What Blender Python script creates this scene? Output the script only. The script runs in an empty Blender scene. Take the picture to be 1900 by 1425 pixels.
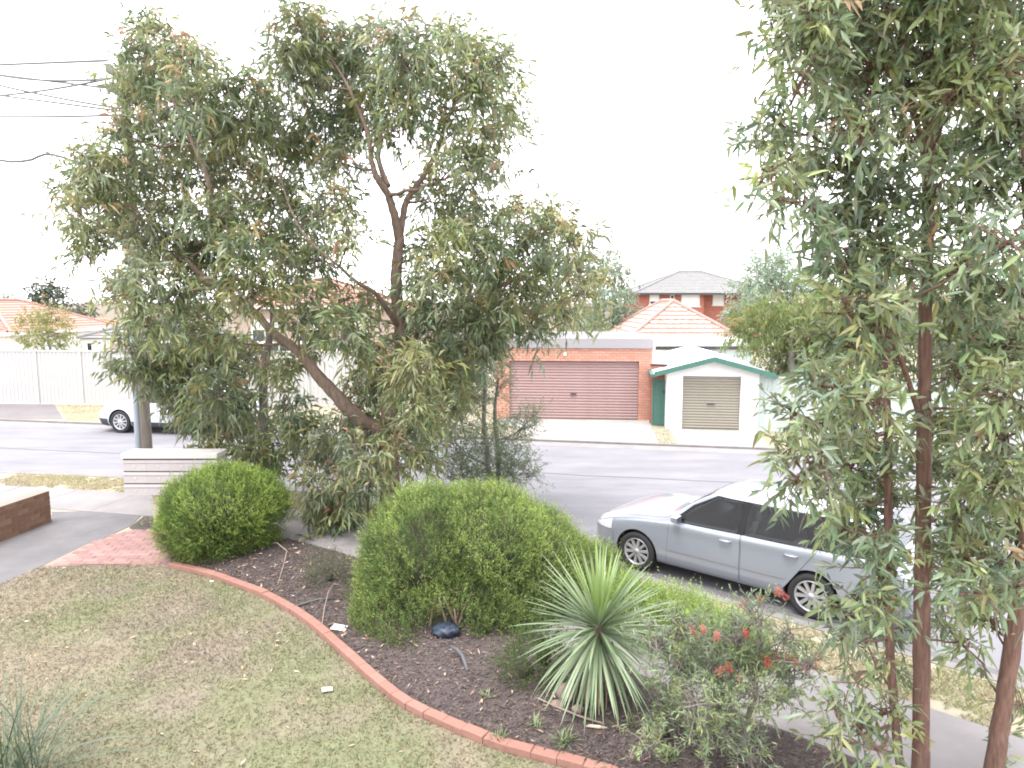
import bpy, bmesh, math, random
import numpy as np
from mathutils import Vector, Matrix

# ------------------------------------------------------------------ camera, world, sun, exposure
S = bpy.context.scene
COL = S.collection
F, CX, CY, H = 1300.0, 950.0, 712.5, 4.14           # focal length and centre in photo pixels, eye height
PITCH = math.atan(152.5 / F)
cam = bpy.data.objects.new('camera', bpy.data.cameras.new('camera'))
COL.objects.link(cam)
cam.location = (0, 0, H)
cam.rotation_euler = (math.pi / 2 - PITCH, 0, 0)
cam.data.sensor_width = 36
cam.data.lens = 36 * F / 1900
cam.data.clip_end = 4000
cam.data.clip_start = 0.05
S.camera = cam

SUN_EL, SUN_AZ = math.radians(72), math.radians(225)  # compass bearing the light comes from (0 = +Y)
w = bpy.data.worlds.new('World'); S.world = w; w.use_nodes = True
nt = w.node_tree
bg = nt.nodes['Background']
sky = nt.nodes.new('ShaderNodeTexSky'); sky.sky_type = 'NISHITA'; sky.sun_disc = False
sky.sun_elevation = SUN_EL; sky.sun_rotation = SUN_AZ
sky.air_density = 1.0; sky.dust_density = 3.0; sky.ozone_density = 1.0
mx = nt.nodes.new('ShaderNodeMix'); mx.data_type = 'RGBA'
mx.inputs['Factor'].default_value = 0.8            # thin bright overcast over the blue
nt.links.new(sky.outputs['Color'], mx.inputs['A'])
mx.inputs['B'].default_value = (9.2, 9.0, 9.2, 1)
nt.links.new(mx.outputs['Result'], bg.inputs['Color'])
bg.inputs['Strength'].default_value = 0.10
sl = bpy.data.lights.new('sun', 'SUN'); sl.energy = 1.0; sl.angle = math.radians(28); sl.color = (1, .97, .93)
so = bpy.data.objects.new('sun', sl); COL.objects.link(so)
so.location = (-10, -20, 40)
so.rotation_euler = Vector((-math.sin(SUN_AZ) * math.cos(SUN_EL), -math.cos(SUN_AZ) * math.cos(SUN_EL), -math.sin(SUN_EL))).to_track_quat('-Z', 'Y').to_euler()
S.view_settings.view_transform = 'Standard'
S.view_settings.look = 'None'
S.view_settings.gamma = 1
S.view_settings.exposure = 2.25
try:
    S.cycles.max_bounces = 10; S.cycles.diffuse_bounces = 7; S.cycles.glossy_bounces = 3
    S.cycles.transparent_max_bounces = 6; S.cycles.transmission_bounces = 4
    S.cycles.filter_width = 1.9
except Exception:
    pass

# ------------------------------------------------------------------ helpers
rnd = random.Random(7)
def ray(px, py):
    a, b = (px - CX) / F, -(py - CY) / F
    c, s = math.cos(PITCH), math.sin(PITCH)
    return Vector((a, c + b * s, -s + b * c))
def gp(px, py, z=0.0):                    # ground point under a pixel of the photograph
    d = ray(px, py); t = (z - H) / d.z
    return Vector((d.x * t, d.y * t, z))
def at(px, py, Y):                        # point at distance Y
    d = ray(px, py); t = Y / d.y
    return Vector((d.x * t, Y, H + d.z * t))

def tag(o, label=None, cat=None, group=None, kind=None):
    if label: o['label'] = label
    if cat: o['category'] = cat
    if group: o['group'] = group
    if kind: o['kind'] = kind
    return o
def thing(name, label, cat, loc=(0, 0, 0), rz=0.0, group=None):
    o = bpy.data.objects.new(name, None); COL.objects.link(o)
    o.location = loc; o.rotation_euler = (0, 0, rz); o.empty_display_size = .2
    return tag(o, label, cat, group)

class MB:
    def __init__(s): s.v = []; s.f = []; s.m = []
    def add(s, vs, fs, mi=0):
        n = len(s.v); s.v += [tuple(p) for p in vs]
        for f in fs: s.f.append(tuple(i + n for i in f)); s.m.append(mi)
        return s
    def box(s, x0, x1, y0, y1, z0, z1, mi=0):
        return s.add([(x0, y0, z0), (x1, y0, z0), (x1, y1, z0), (x0, y1, z0), (x0, y0, z1), (x1, y0, z1), (x1, y1, z1), (x0, y1, z1)],
                     [(0, 3, 2, 1), (4, 5, 6, 7), (0, 1, 5, 4), (1, 2, 6, 5), (2, 3, 7, 6), (3, 0, 4, 7)], mi)
    def cbox(s, x0, x1, y0, y1, z0, z1, c, mi=0):      # box with chamfered top
        v = [(x0, y0, z0), (x1, y0, z0), (x1, y1, z0), (x0, y1, z0), (x0, y0, z1 - c), (x1, y0, z1 - c), (x1, y1, z1 - c), (x0, y1, z1 - c),
             (x0 + c, y0 + c, z1), (x1 - c, y0 + c, z1), (x1 - c, y1 - c, z1), (x0 + c, y1 - c, z1)]
        f = [(0, 3, 2, 1), (8, 9, 10, 11)]
        for i in range(4):
            j = (i + 1) % 4
            f += [(i, j, j + 4, i + 4), (i + 4, j + 4, j + 8, i + 8)]
        return s.add(v, f, mi)
    def prism(s, poly, y0, y1, mi=0):                  # polygon in x,z extruded along y
        n = len(poly)
        v = [(x, y0, z) for x, z in poly] + [(x, y1, z) for x, z in poly]
        f = [tuple(range(n)), tuple(reversed(range(n, 2 * n)))]
        for i in range(n):
            j = (i + 1) % n; f.append((i, i + n, j + n, j))
        return s.add(v, f, mi)
    def flat(s, poly, z0, z1, mi=0):                   # polygon in x,y extruded in z
        n = len(poly)
        v = [(p[0], p[1], z0) for p in poly] + [(p[0], p[1], z1) for p in poly]
        f = [tuple(reversed(range(n))), tuple(range(n, 2 * n))]
        for i in range(n):
            j = (i + 1) % n; f.append((i, j, j + n, i + n))
        return s.add(v, f, mi)
    def tube(s, pts, rad, n=8, mi=0, cap=True):
        pts = [Vector(p) for p in pts]
        rad = [float(q) for q in (rad if hasattr(rad, '__len__') else [rad] * len(pts))]
        vs = []; up = Vector((.3, .2, .93)); fs = []
        for i, p in enumerate(pts):
            d = (pts[min(i + 1, len(pts) - 1)] - pts[max(i - 1, 0)])
            d = d.normalized() if d.length > 1e-9 else Vector((0, 0, 1))
            a = d.cross(up)
            if a.length < .05: a = d.cross(Vector((1, 0, 0)))
            a.normalize(); b = d.cross(a)
            for k in range(n):
                t = 2 * math.pi * k / n
                vs.append(p + rad[i] * (math.cos(t) * a + math.sin(t) * b))
        for i in range(len(pts) - 1):
            for k in range(n):
                k2 = (k + 1) % n
                fs.append((i * n + k, i * n + k2, (i + 1) * n + k2, (i + 1) * n + k))
        if cap:
            fs.append(tuple(range(n))); fs.append(tuple(reversed(range((len(pts) - 1) * n, len(pts) * n))))
        return s.add(vs, fs, mi)
    def lathe_y(s, prof, c=(0, 0, 0), n=28, mi=0):     # profile (r, y) turned round the y axis
        vs = []; fs = []
        for r, y in prof:
            for k in range(n):
                t = 2 * math.pi * k / n
                vs.append((c[0] + r * math.cos(t), c[1] + y, c[2] + r * math.sin(t)))
        for i in range(len(prof) - 1):
            for k in range(n):
                k2 = (k + 1) % n
                fs.append((i * n + k, (i + 1) * n + k, (i + 1) * n + k2, i * n + k2))
        return s.add(vs, fs, mi)
    def mesh(s, name, mats, smooth=False):
        me = bpy.data.meshes.new(name)
        me.from_pydata(s.v, [], s.f)
        for m in (mats if isinstance(mats, (list, tuple)) else [mats]): me.materials.append(m)
        me.polygons.foreach_set('material_index', s.m)
        bm = bmesh.new(); bm.from_mesh(me); bmesh.ops.recalc_face_normals(bm, faces=bm.faces); bm.to_mesh(me); bm.free()
        if smooth: me.polygons.foreach_set('use_smooth', [True] * len(me.polygons))
        me.update()
        return me

def link(name, me, parent=None, loc=None, rot=None, mat4=None, label=None, kind=None):
    o = bpy.data.objects.new(name, me); COL.objects.link(o)
    if parent is not None: o.parent = parent
    if mat4 is not None: o.matrix_local = mat4
    else:
        if loc is not None: o.location = loc
        if rot is not None: o.rotation_euler = rot
    if label: o['label'] = label
    if kind: o['kind'] = kind
    return o
def part(name, mb, mats, parent=None, smooth=False, **k):
    return link(name, mb.mesh(name, mats, smooth), parent, **k)

def npmesh(name, V, Fc, mat, col=None, smooth=False):   # big meshes from arrays; Fc (n,3) or (n,4)
    V = np.asarray(V, np.float32); Fc = np.asarray(Fc, np.int32)
    me = bpy.data.meshes.new(name)
    me.vertices.add(len(V)); me.vertices.foreach_set('co', V.ravel())
    k = Fc.shape[1]
    me.loops.add(Fc.size); me.loops.foreach_set('vertex_index', Fc.ravel())
    me.polygons.add(len(Fc)); me.polygons.foreach_set('loop_start', np.arange(0, Fc.size, k, dtype=np.int32))
    if col is not None:
        ca = me.color_attributes.new('Col', 'FLOAT_COLOR', 'POINT')
        c4 = np.ones((len(V), 4), np.float32); c4[:, :3] = col
        ca.data.foreach_set('color', c4.ravel())
    me.materials.append(mat)
    me.update(calc_edges=True); me.validate()
    if smooth: me.polygons.foreach_set('use_smooth', np.ones(len(me.polygons), bool))
    return me

# ------------------------------------------------------------------ materials
def mat(name, col, rough=.8, col2=None, scale=6.0, bump=0.0, bscale=None, rand=0.0, metal=0.0, spec=.5, coat=0.0, detail=6, streak=None, attr=False, transl=0.0, objrand=None):
    m = bpy.data.materials.new(name); m.use_nodes = True
    n = m.node_tree; p = n.nodes['Principled BSDF']
    p.inputs['Roughness'].default_value = rough; p.inputs['Metallic'].default_value = metal
    p.inputs['Specular IOR Level'].default_value = spec; p.inputs['Coat Weight'].default_value = coat
    p.inputs['Coat Roughness'].default_value = .06
    tc = n.nodes.new('ShaderNodeTexCoord')
    out = None
    c1 = (*col, 1)
    if attr:
        a = n.nodes.new('ShaderNodeAttribute'); a.attribute_name = 'Col'; out = a.outputs['Color']
    if col2 is not None:
        t = n.nodes.new('ShaderNodeTexNoise'); t.inputs['Scale'].default_value = scale; t.inputs['Detail'].default_value = detail
        t.inputs['Roughness'].default_value = .65
        if streak:
            mp = n.nodes.new('ShaderNodeMapping'); mp.inputs['Scale'].default_value = streak
            n.links.new(tc.outputs['Object'], mp.inputs['Vector']); n.links.new(mp.outputs['Vector'], t.inputs['Vector'])
        else: n.links.new(tc.outputs['Object'], t.inputs['Vector'])
        r = n.nodes.new('ShaderNodeValToRGB'); r.color_ramp.elements[0].position = .33; r.color_ramp.elements[1].position = .68
        r.color_ramp.elements[0].color = c1; r.color_ramp.elements[1].color = (*col2, 1)
        n.links.new(t.outputs['Fac'], r.inputs['Fac']); out = r.outputs['Color']
    if objrand is not None:                           # colour of each single piece
        oi = n.nodes.new('ShaderNodeObjectInfo'); r = n.nodes.new('ShaderNodeValToRGB')
        els = r.color_ramp.elements
        for i, c in enumerate(objrand):
            e = els[i] if i < 2 else els.new(.5)
            e.color = (*c, 1)
        for i, e in enumerate(els): e.position = i / (len(objrand) - 1)
        n.links.new(oi.outputs['Random'], r.inputs['Fac'])
        if out is None: out = r.outputs['Color']
        else:
            mm = n.nodes.new('ShaderNodeMix'); mm.data_type = 'RGBA'; mm.inputs['Factor'].default_value = .55
            n.links.new(out, mm.inputs['A']); n.links.new(r.outputs['Color'], mm.inputs['B']); out = mm.outputs['Result']
    if out is None: p.inputs['Base Color'].default_value = c1
    else: n.links.new(out, p.inputs['Base Color'])
    if bump:
        t2 = n.nodes.new('ShaderNodeTexNoise'); t2.inputs['Scale'].default_value = bscale or scale * 4; t2.inputs['Detail'].default_value = 5
        n.links.new(tc.outputs['Object'], t2.inputs['Vector'])
        b = n.nodes.new('ShaderNodeBump'); b.inputs['Strength'].default_value = bump; b.inputs['Distance'].default_value = min(.02, .22 / (bscale or scale * 4))
        n.links.new(t2.outputs['Fac'], b.inputs['Height']); n.links.new(b.outputs['Normal'], p.inputs['Normal'])
    if transl:
        tr = n.nodes.new('ShaderNodeBsdfTranslucent'); ms = n.nodes.new('ShaderNodeMixShader'); ms.inputs['Fac'].default_value = transl
        if out is None: tr.inputs['Color'].default_value = c1
        else: n.links.new(out, tr.inputs['Color'])
        n.links.new(p.outputs['BSDF'], ms.inputs[1]); n.links.new(tr.outputs['BSDF'], ms.inputs[2])
        n.links.new(ms.outputs['Shader'], n.nodes['Material Output'].inputs['Surface'])
    return m

def brick_mat(name, c1, c2, mort):
    m = bpy.data.materials.new(name); m.use_nodes = True
    n = m.node_tree; p = n.nodes['Principled BSDF']; p.inputs['Roughness'].default_value = .9
    tc = n.nodes.new('ShaderNodeTexCoord'); sp = n.nodes.new('ShaderNodeSeparateXYZ'); cb = n.nodes.new('ShaderNodeCombineXYZ')
    ad = n.nodes.new('ShaderNodeMath'); ad.operation = 'ADD'
    n.links.new(tc.outputs['Object'], sp.inputs[0]); n.links.new(sp.outputs['X'], ad.inputs[0]); n.links.new(sp.outputs['Y'], ad.inputs[1])
    n.links.new(ad.outputs[0], cb.inputs['X']); n.links.new(sp.outputs['Z'], cb.inputs['Y'])
    b = n.nodes.new('ShaderNodeTexBrick'); n.links.new(cb.outputs[0], b.inputs['Vector'])
    b.inputs['Color1'].default_value = (*c1, 1); b.inputs['Color2'].default_value = (*c2, 1); b.inputs['Mortar'].default_value = (*mort, 1)
    b.inputs['Scale'].default_value = 1; b.inputs['Mortar Size'].default_value = .008
    b.inputs['Brick Width'].default_value = .24; b.inputs['Row Height'].default_value = .086
    n.links.new(b.outputs['Color'], p.inputs['Base Color'])
    bu = n.nodes.new('ShaderNodeBump'); bu.inputs['Strength'].default_value = .4; bu.inputs['Distance'].default_value = .01; bu.invert = True
    n.links.new(b.outputs['Fac'], bu.inputs['Height']); n.links.new(bu.outputs['Normal'], p.inputs['Normal'])
    return m

M = {}
M['asphalt'] = mat('asphalt', (.148, .146, .161), .95, (.205, .202, .216), .9, .35, 60, detail=12, streak=(.5, 1.6, 1), spec=.2)
M['concrete'] = mat('concrete', (.17, .16, .162), .95, (.23, .213, .21), 1.3, .2, 40, detail=9)
M['concrete_dark'] = mat('worn_concrete', (.10, .097, .102), .95, (.145, .138, .14), 1.6, .25, 45, detail=10)
M['apron'] = mat('apron_concrete', (.24, .228, .218), .95, (.33, .315, .30), .8, .15, 30, detail=9)
M['far_path'] = mat('far_path_concrete', (.135, .122, .126), .95, (.18, .165, .168), .8, .15, 30, detail=9, spec=.2)
M['kerb'] = mat('kerb_concrete', (.14, .135, .13), .95, (.20, .19, .18), 3, .2, 40)
M['earth'] = mat('earth', (.10, .08, .06), 1, (.15, .12, .08), .7, .3, 12)
M['dry_verge'] = mat('dry_verge_turf', (.26, .24, .165), 1, (.34, .31, .235), 1.2, .4, 30, detail=9)
M['far_verge'] = mat('far_verge_turf', (.20, .18, .115), 1, (.27, .245, .19), .8, .3, 20, detail=9)
M['lawn'] = mat('lawn_turf', (1, 1, 1), 1, attr=True, bump=.6, bscale=60)
M['mulch'] = mat('bark_mulch', (.048, .037, .036), 1, (.082, .063, .058), 9, .9, 45, detail=10)
M['edging'] = mat('terracotta_edging', (.215, .105, .08), .9, (.275, .148, .118), 10, .35, 50, objrand=[(.21, .105, .08), (.245, .128, .102), (.228, .115, .09)])
M['paver'] = mat('pink_paver', (.20, .115, .105), .95, (.27, .17, .155), 9, .2, 50, objrand=[(.19, .10, .09), (.29, .19, .175), (.23, .135, .125)])
M['wallbrick'] = mat('brown_brick', (.14, .075, .048), .9, (.21, .12, .078), 14, .3, 60, objrand=[(.12, .06, .04), (.23, .14, .09), (.17, .09, .055)])
M['mortar'] = mat('mortar', (.20, .18, .155), .95)
M['mortar_light'] = mat('light_mortar', (.28, .19, .155), .95)
M['gbrick'] = mat('orange_brick', (.46, .225, .16), .9, (.53, .28, .21), 10, .2, 60, objrand=[(.42, .20, .14), (.56, .31, .24), (.49, .245, .18)])
M['door_rose'] = mat('rose_steel', (.29, .19, .18), .5, (.325, .215, .205), 2, streak=(1, 1, .3))
M['door_khaki'] = mat('khaki_steel', (.245, .225, .18), .6, (.27, .25, .205), 2)
M['grey_trim'] = mat('grey_fascia_steel', (.28, .27, .285), .5)
M['green_trim'] = mat('green_painted_timber', (.04, .125, .098), .6, (.052, .15, .118), 5)
M['white_paint'] = mat('white_paint', (.78, .77, .76), .7, (.70, .69, .68), 1.5)
M['white_metal'] = mat('white_metal', (.80, .79, .79), .45)
M['cream_steel'] = mat('cream_fence_steel', (.43, .42, .405), .5, (.48, .47, .455), .7)
M['pale_green'] = mat('pale_green_steel', (.40, .46, .44), .5)
M['redhouse'] = brick_mat('red_house_brick', (.31, .095, .068), (.37, .13, .09), (.30, .17, .13))
M['creambrick'] = brick_mat('cream_house_brick', (.38, .29, .23), (.43, .33, .27), (.42, .37, .33))
M['tile_red'] = mat('red_roof_tile', (.30, .155, .125), .8, (.36, .20, .165), 4, .2, 30, objrand=[(.28, .15, .12), (.38, .22, .185), (.33, .18, .145)])
M['tile_orange'] = mat('orange_roof_tile', (.46, .20, .11), .8, (.52, .26, .15), 4, .2, 30, objrand=[(.44, .19, .11), (.54, .28, .17)])
M['tile_pink'] = mat('faded_pink_roof_tile', (.29, .185, .16), .8, (.36, .24, .21), 4, .2, 30, objrand=[(.27, .165, .14), (.37, .255, .225), (.32, .21, .18)])
M['tile_grey'] = mat('grey_roof_tile', (.165, .163, .162), .8, (.21, .208, .206), 3, .2, 30)
M['dark_steel'] = mat('dark_steel', (.045, .045, .05), .5)
M['maroon'] = mat('maroon_timber', (.10, .03, .03), .7)
M['pane'] = mat('window_glass', (.05, .06, .07), .06, spec=.8)
M['curtain'] = mat('white_blind', (.75, .75, .76), .8)
M['timber_pole'] = mat('weathered_pole_timber', (.17, .15, .135), .9, (.27, .24, .22), 3, .4, 30, streak=(8, 8, .6))
M['pipe_blue'] = mat('pale_blue_conduit', (.36, .42, .50), .6, (.42, .47, .54), 4)
M['wire'] = mat('black_wire', (.10, .10, .105), .7)
M['wire_grey'] = mat('grey_cable', (.12, .12, .135), .7)
M['letter'] = mat('letterbox_steel', (.36, .33, .33), .6, (.40, .37, .37), 3)
M['letter_cap'] = mat('letterbox_cap', (.50, .48, .45), .55)
M['letter_post'] = mat('letterbox_post', (.48, .42, .35), .6)
M['soft_gap'] = mat('painted_gap_shade', (.085, .078, .078), .9)
M['gap'] = mat('dark_recess', (.03, .028, .028), .9)
M['silver'] = mat('silver_car_paint', (.30, .32, .375), .28, metal=.35, coat=1.0)
M['paleblue'] = mat('pale_blue_car_paint', (.60, .64, .72), .35, metal=.25, coat=.6)
M['carglass'] = mat('tinted_car_glass', (.015, .018, .022), .03, spec=.9)
M['black_trim'] = mat('black_plastic', (.012, .012, .014), .7, spec=.2)
M['charcoal_clad'] = mat('charcoal_cladding', (.04, .043, .055), .6)
M['tyre'] = mat('tyre_rubber', (.022, .022, .024), .9, bump=.3, bscale=40)
M['alloy'] = mat('alloy', (.50, .50, .52), .35, metal=.6)
M['lamp_red'] = mat('red_lamp_lens', (.24, .03, .028), .25, spec=.7)
M['lamp_clear'] = mat('clear_lamp_lens', (.55, .56, .58), .1, spec=.8)
M['bark_brown'] = mat('brown_bark', (.10, .068, .05), .95, (.19, .14, .11), 4, .8, 18, streak=(5, 5, 1.0), detail=9)
M['bark_grey'] = mat('grey_bark', (.12, .105, .095), .95, (.22, .195, .18), 4, .7, 18, streak=(5, 5, 1.0), detail=9)
M['bark_red'] = mat('reddish_bark', (.085, .045, .034), .9, (.18, .105, .08), 7, .8, 30, streak=(6, 6, .9), detail=9)
M['leaf'] = mat('leaf', (1, 1, 1), .38, attr=True, transl=.36, spec=.5)
M['fine_leaf'] = mat('fine_leaf', (1, 1, 1), .6, attr=True, transl=.42, spec=.3)
M['hedge_core'] = mat('hedge_core_shade', (.022, .028, .012), 1, (.035, .03, .018), 8, .8, 20)  # near-black colour stands for the shade inside the shrubs
M['blade'] = mat('grass_blade', (1, 1, 1), .8, attr=True, transl=.2, spec=.2)
M['litter'] = mat('leaf_litter', (1, 1, 1), .9, attr=True)
M['paper'] = mat('white_card', (.72, .70, .66), .8)
M['straw_card'] = mat('faded_card', (.48, .38, .30), .85)
M['blue_sack'] = mat('dark_blue_plastic', (.015, .025, .045), .5)
M['grey_pipe'] = mat('grey_plastic_pipe', (.07, .07, .075), .6)
M['hose'] = mat('dark_hose', (.05, .052, .048), .5)
M['stick'] = mat('dry_stick', (.20, .15, .12), .9, (.28, .22, .18), 8)
M['stone'] = mat('garden_stone', (.20, .15, .125), .9, (.30, .22, .19), 6, .5, 20)
M['dead_leaf'] = mat('dead_leaf', (.26, .19, .11), .9)
M['flower'] = mat('red_flower', (.40, .07, .05), .7, objrand=[(.40, .06, .045), (.44, .17, .10), (.40, .12, .10)])
M['flat_roof'] = mat('grey_flat_roof', (.13, .128, .135), .7, (.17, .166, .172), 2)

# ------------------------------------------------------------------ number crunching
def noise2(x, y, seed=0):
    r = np.random.RandomState(seed); g = r.rand(64, 64)
    xi = np.floor(x).astype(int); yi = np.floor(y).astype(int); fx = x - xi; fy = y - yi
    fx = fx * fx * (3 - 2 * fx); fy = fy * fy * (3 - 2 * fy)
    a = g[xi % 64, yi % 64]; b = g[(xi + 1) % 64, yi % 64]; c = g[xi % 64, (yi + 1) % 64]; d = g[(xi + 1) % 64, (yi + 1) % 64]
    return (a * (1 - fx) + b * fx) * (1 - fy) + (c * (1 - fx) + d * fx) * fy
def fbm(x, y, seed=0, o=4):
    v = 0; a = .5
    for i in range(o):
        v = v + a * noise2(x * 2 ** i, y * 2 ** i, seed + i); a *= .5
    return v / (1 - .5 ** o)
def nrm(a): return a / np.maximum(np.linalg.norm(a, axis=1, keepdims=True), 1e-9)
def runit(r, n): return nrm(r.normal(size=(n, 3)))
def pip(x, y, poly):
    ins = np.zeros(len(x), bool); n = len(poly)
    for i in range(n):
        x0, y0 = poly[i][0], poly[i][1]; x1, y1 = poly[(i + 1) % n][0], poly[(i + 1) % n][1]
        c = ((y0 > y) != (y1 > y))
        with np.errstate(divide='ignore', invalid='ignore'):
            ins ^= c & (x < (x1 - x0) * (y - y0) / (y1 - y0 + 1e-12) + x0)
    return ins
def spline(pts, step):
    P = [np.array(p[:2], float) for p in pts]; P = [2 * P[0] - P[1]] + P + [2 * P[-1] - P[-2]]
    o = []
    for i in range(1, len(P) - 2):
        n = max(2, int(np.linalg.norm(P[i + 1] - P[i]) / .05))
        for k in range(n):
            t = k / n
            o.append(.5 * (2 * P[i] + (P[i + 1] - P[i - 1]) * t + (2 * P[i - 1] - 5 * P[i] + 4 * P[i + 1] - P[i + 2]) * t * t + (3 * P[i] - P[i - 1] - 3 * P[i + 1] + P[i + 2]) * t ** 3))
    o.append(P[-2]); o = np.array(o)
    L = np.r_[0, np.cumsum(np.linalg.norm(np.diff(o, axis=0), axis=1))]
    s = np.linspace(0, L[-1], max(2, int(round(L[-1] / step)) + 1))
    return np.c_[np.interp(s, L, o[:, 0]), np.interp(s, L, o[:, 1])]
def offset(P, d):                         # to the right-hand side of travel for d > 0
    t = np.gradient(P, axis=0); t /= np.linalg.norm(t, axis=1, keepdims=True)
    return P + d * np.c_[t[:, 1], -t[:, 0]]

def leaves(P, D, L, W, col, r, fold=.25, droop=.15, side=None, near=False):
    """leaf blades as folded faces; returns V, F, C"""
    n = len(P); D = nrm(D)
    if side is None: side = nrm(np.cross(D, runit(r, n)))
    N = np.cross(side, D)
    L = np.broadcast_to(L, n).reshape(-1, 1); W = np.broadcast_to(W, n).reshape(-1, 1)
    dn = np.array([[0, 0, -1.0]])
    if not near:
        tip = P + D * L + dn * L * droop
        mid = P + D * L * .45
        V = np.stack([P, mid + side * W * .5 + N * W * fold, tip, mid - side * W * .5 + N * W * fold], 1).reshape(-1, 3)
        b = np.arange(n)[:, None] * 4
        Fc = np.concatenate([b + np.array([0, 1, 2]), b + np.array([0, 2, 3])], 0)
        return V, Fc, np.repeat(col, 4, 0)
    m1 = P + D * L * .33 + dn * L * droop * .15; m2 = P + D * L * .7 + dn * L * droop * .5; tip = P + D * L + dn * L * droop
    V = np.stack([P, m1 + side * W * .5 + N * W * fold, m1, m1 - side * W * .5 + N * W * fold,
                  m2 + side * W * .36 + N * W * fold * .7, m2, m2 - side * W * .36 + N * W * fold * .7, tip], 1).reshape(-1, 3)
    b = np.arange(n)[:, None] * 8
    T = [(0, 1, 2), (0, 2, 3), (1, 4, 5), (1, 5, 2), (2, 5, 6), (2, 6, 3), (4, 7, 5), (5, 7, 6)]
    Fc = np.concatenate([b + np.array(t) for t in T], 0)
    return V, Fc, np.repeat(col, 8, 0)
def merge(parts):
    Vs, Fs, Cs = [], [], []; k = 0
    for V, Fc, C in parts:
        Vs.append(V); Fs.append(Fc + k); Cs.append(C); k += len(V)
    return np.concatenate(Vs), np.concatenate(Fs), np.concatenate(Cs)

# ------------------------------------------------------------------ the setting: ground, road, kerbs, paths
def sheet(name, poly, z, m, kind='structure', zb=None):
    mb = MB()
    if zb is None: mb.add([(p[0], p[1], z) for p in poly], [tuple(range(len(poly)))])
    else: mb.flat(poly, zb, z)
    o = part(name, mb, m); o['kind'] = kind
    return o
GZ = .10                                                           # level of gardens and verges above the road
KERB = spline([(-60, 17.6), (-30, 17.3), (-20, 17.0), (-12, 16.4), (-8, 15.7), (-4.5, 14.75), (-1.5, 13.1), (.3, 11.6), (1.8, 10.15), (4.8, 7.6), (8, 4.9), (14, -.2), (24, -9)], .25)
fk0, fk1 = gp(0, 784), gp(1400, 838)
fd = (fk1 - fk0).normalized(); fn = Vector((-fd.y, fd.x, 0))         # along the far kerb, and away from us
FK = lambda s, o=0.0: fk0 + fd * s + fn * o
sheet('ground', [(-1500, -300), (1500, -300), (1500, 2500), (-1500, 2500)], -.06, M['earth'])
far_a, far_b = FK(-60), FK(75)
road_poly = [tuple(p) for p in KERB] + [(60, -30), (far_b.x + 20, far_b.y - 4), (far_b.x, far_b.y), (far_a.x, far_a.y)]
sheet('road', road_poly, 0, M['asphalt'], zb=-.05)
def road_line(name, o0, o1, s0, s1, z, m):
    ss = np.arange(s0, s1, .5); jit = np.random.RandomState(3).normal(0, .02, len(ss))
    strip(name, np.array([[*FK(s, o0 + j)[:2]] for s, j in zip(ss, jit)]), np.array([[*FK(s, o1 + j)[:2]] for s, j in zip(ss, jit)]), z - .002, z, m)
M['tar'] = mat('tar_seam', (.11, .108, .118), .9)
# near block: verge soil from the kerb back under the whole garden
near = [tuple(p) for p in offset(KERB, .14)]
sheet('verge', near + [(24, -25), (-60, -25)], GZ, M['dry_verge'], zb=-.05)
def strip(name, A, B, z0, z1, m, zB=None):
    zB = z1 if zB is None else zB
    mb = MB(); n = len(A)
    v = [(p[0], p[1], z1) for p in A] + [(p[0], p[1], zB) for p in B] + [(p[0], p[1], z0) for p in A] + [(p[0], p[1], z0) for p in B]
    f = []
    for i in range(n - 1):
        f += [(i, i + 1, n + i + 1, n + i), (2 * n + i, 2 * n + i + 1, i + 1, i), (n + i, n + i + 1, 3 * n + i + 1, 3 * n + i)]
    mb.add(v, f); o = part(name, mb, m); o['kind'] = 'structure'
    return o
strip('kerb', KERB, offset(KERB, .15), -.04, GZ + .012, M['kerb'])
strip('gutter', offset(KERB, -.38), offset(KERB, -.002), -.04, .004, M['concrete_dark'], .03)
fkl = np.array([[*FK(s)[:2]] for s in np.arange(-60, 75, .5)]); fkr = np.array([[*FK(s, .15)[:2]] for s in np.arange(-60, 75, .5)])
strip('kerb', fkl, fkr, -.04, GZ + .012, M['kerb'])
strip('gutter', np.array([[*FK(s, -.35)[:2]] for s in np.arange(-60, 75, .5)]), np.array([[*FK(s, -.002)[:2]] for s in np.arange(-60, 75, .5)]), -.04, .004, M['concrete'], .06)
sheet('far_verge', [FK(-60, .14)[:2], FK(75, .14)[:2], FK(75, 60)[:2], FK(-60, 60)[:2]], GZ, M['far_verge'], zb=-.05)
road_line('road_seam', -3.62, -3.56, -30, 60, .005, M['tar'])
# footpath slabs beside the verge, one piece each
PA, PB = offset(KERB, 1.2), offset(KERB, 2.5)
fp = bpy.data.objects.new('footpath', None); COL.objects.link(fp); fp['kind'] = 'structure'
i = 0
while i + 6 < len(KERB):
    a0, a1, b0, b1 = PA[i], PA[i + 6], PB[i], PB[i + 6]
    if -26 < a0[0] < 12:
        e = .008; d = (a1 - a0) / np.linalg.norm(a1 - a0)
        mid = list(PA[i:i + 7]); midb = list(PB[i:i + 7])
        mid[0] = mid[0] + d * e; mid[-1] = mid[-1] - d * e; midb[0] = midb[0] + d * e; midb[-1] = midb[-1] - d * e
        mb = MB().flat(mid[::-1] + midb, GZ - .03, GZ + .014 + rnd.uniform(-.003, .003))
        part('slab', mb, M['concrete'], fp)
    i += 6
# driveway on the left
drv = [gp(*p, GZ) for p in [(96, 950), (272, 948), (243, 976), (160, 1014), (75, 1052), (0, 1086), (-220, 1175), (-420, 1130), (0, 1007), (96, 969)]]
sheet('driveway', drv, GZ + .008, M['concrete_dark'], zb=GZ - .02)
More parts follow.
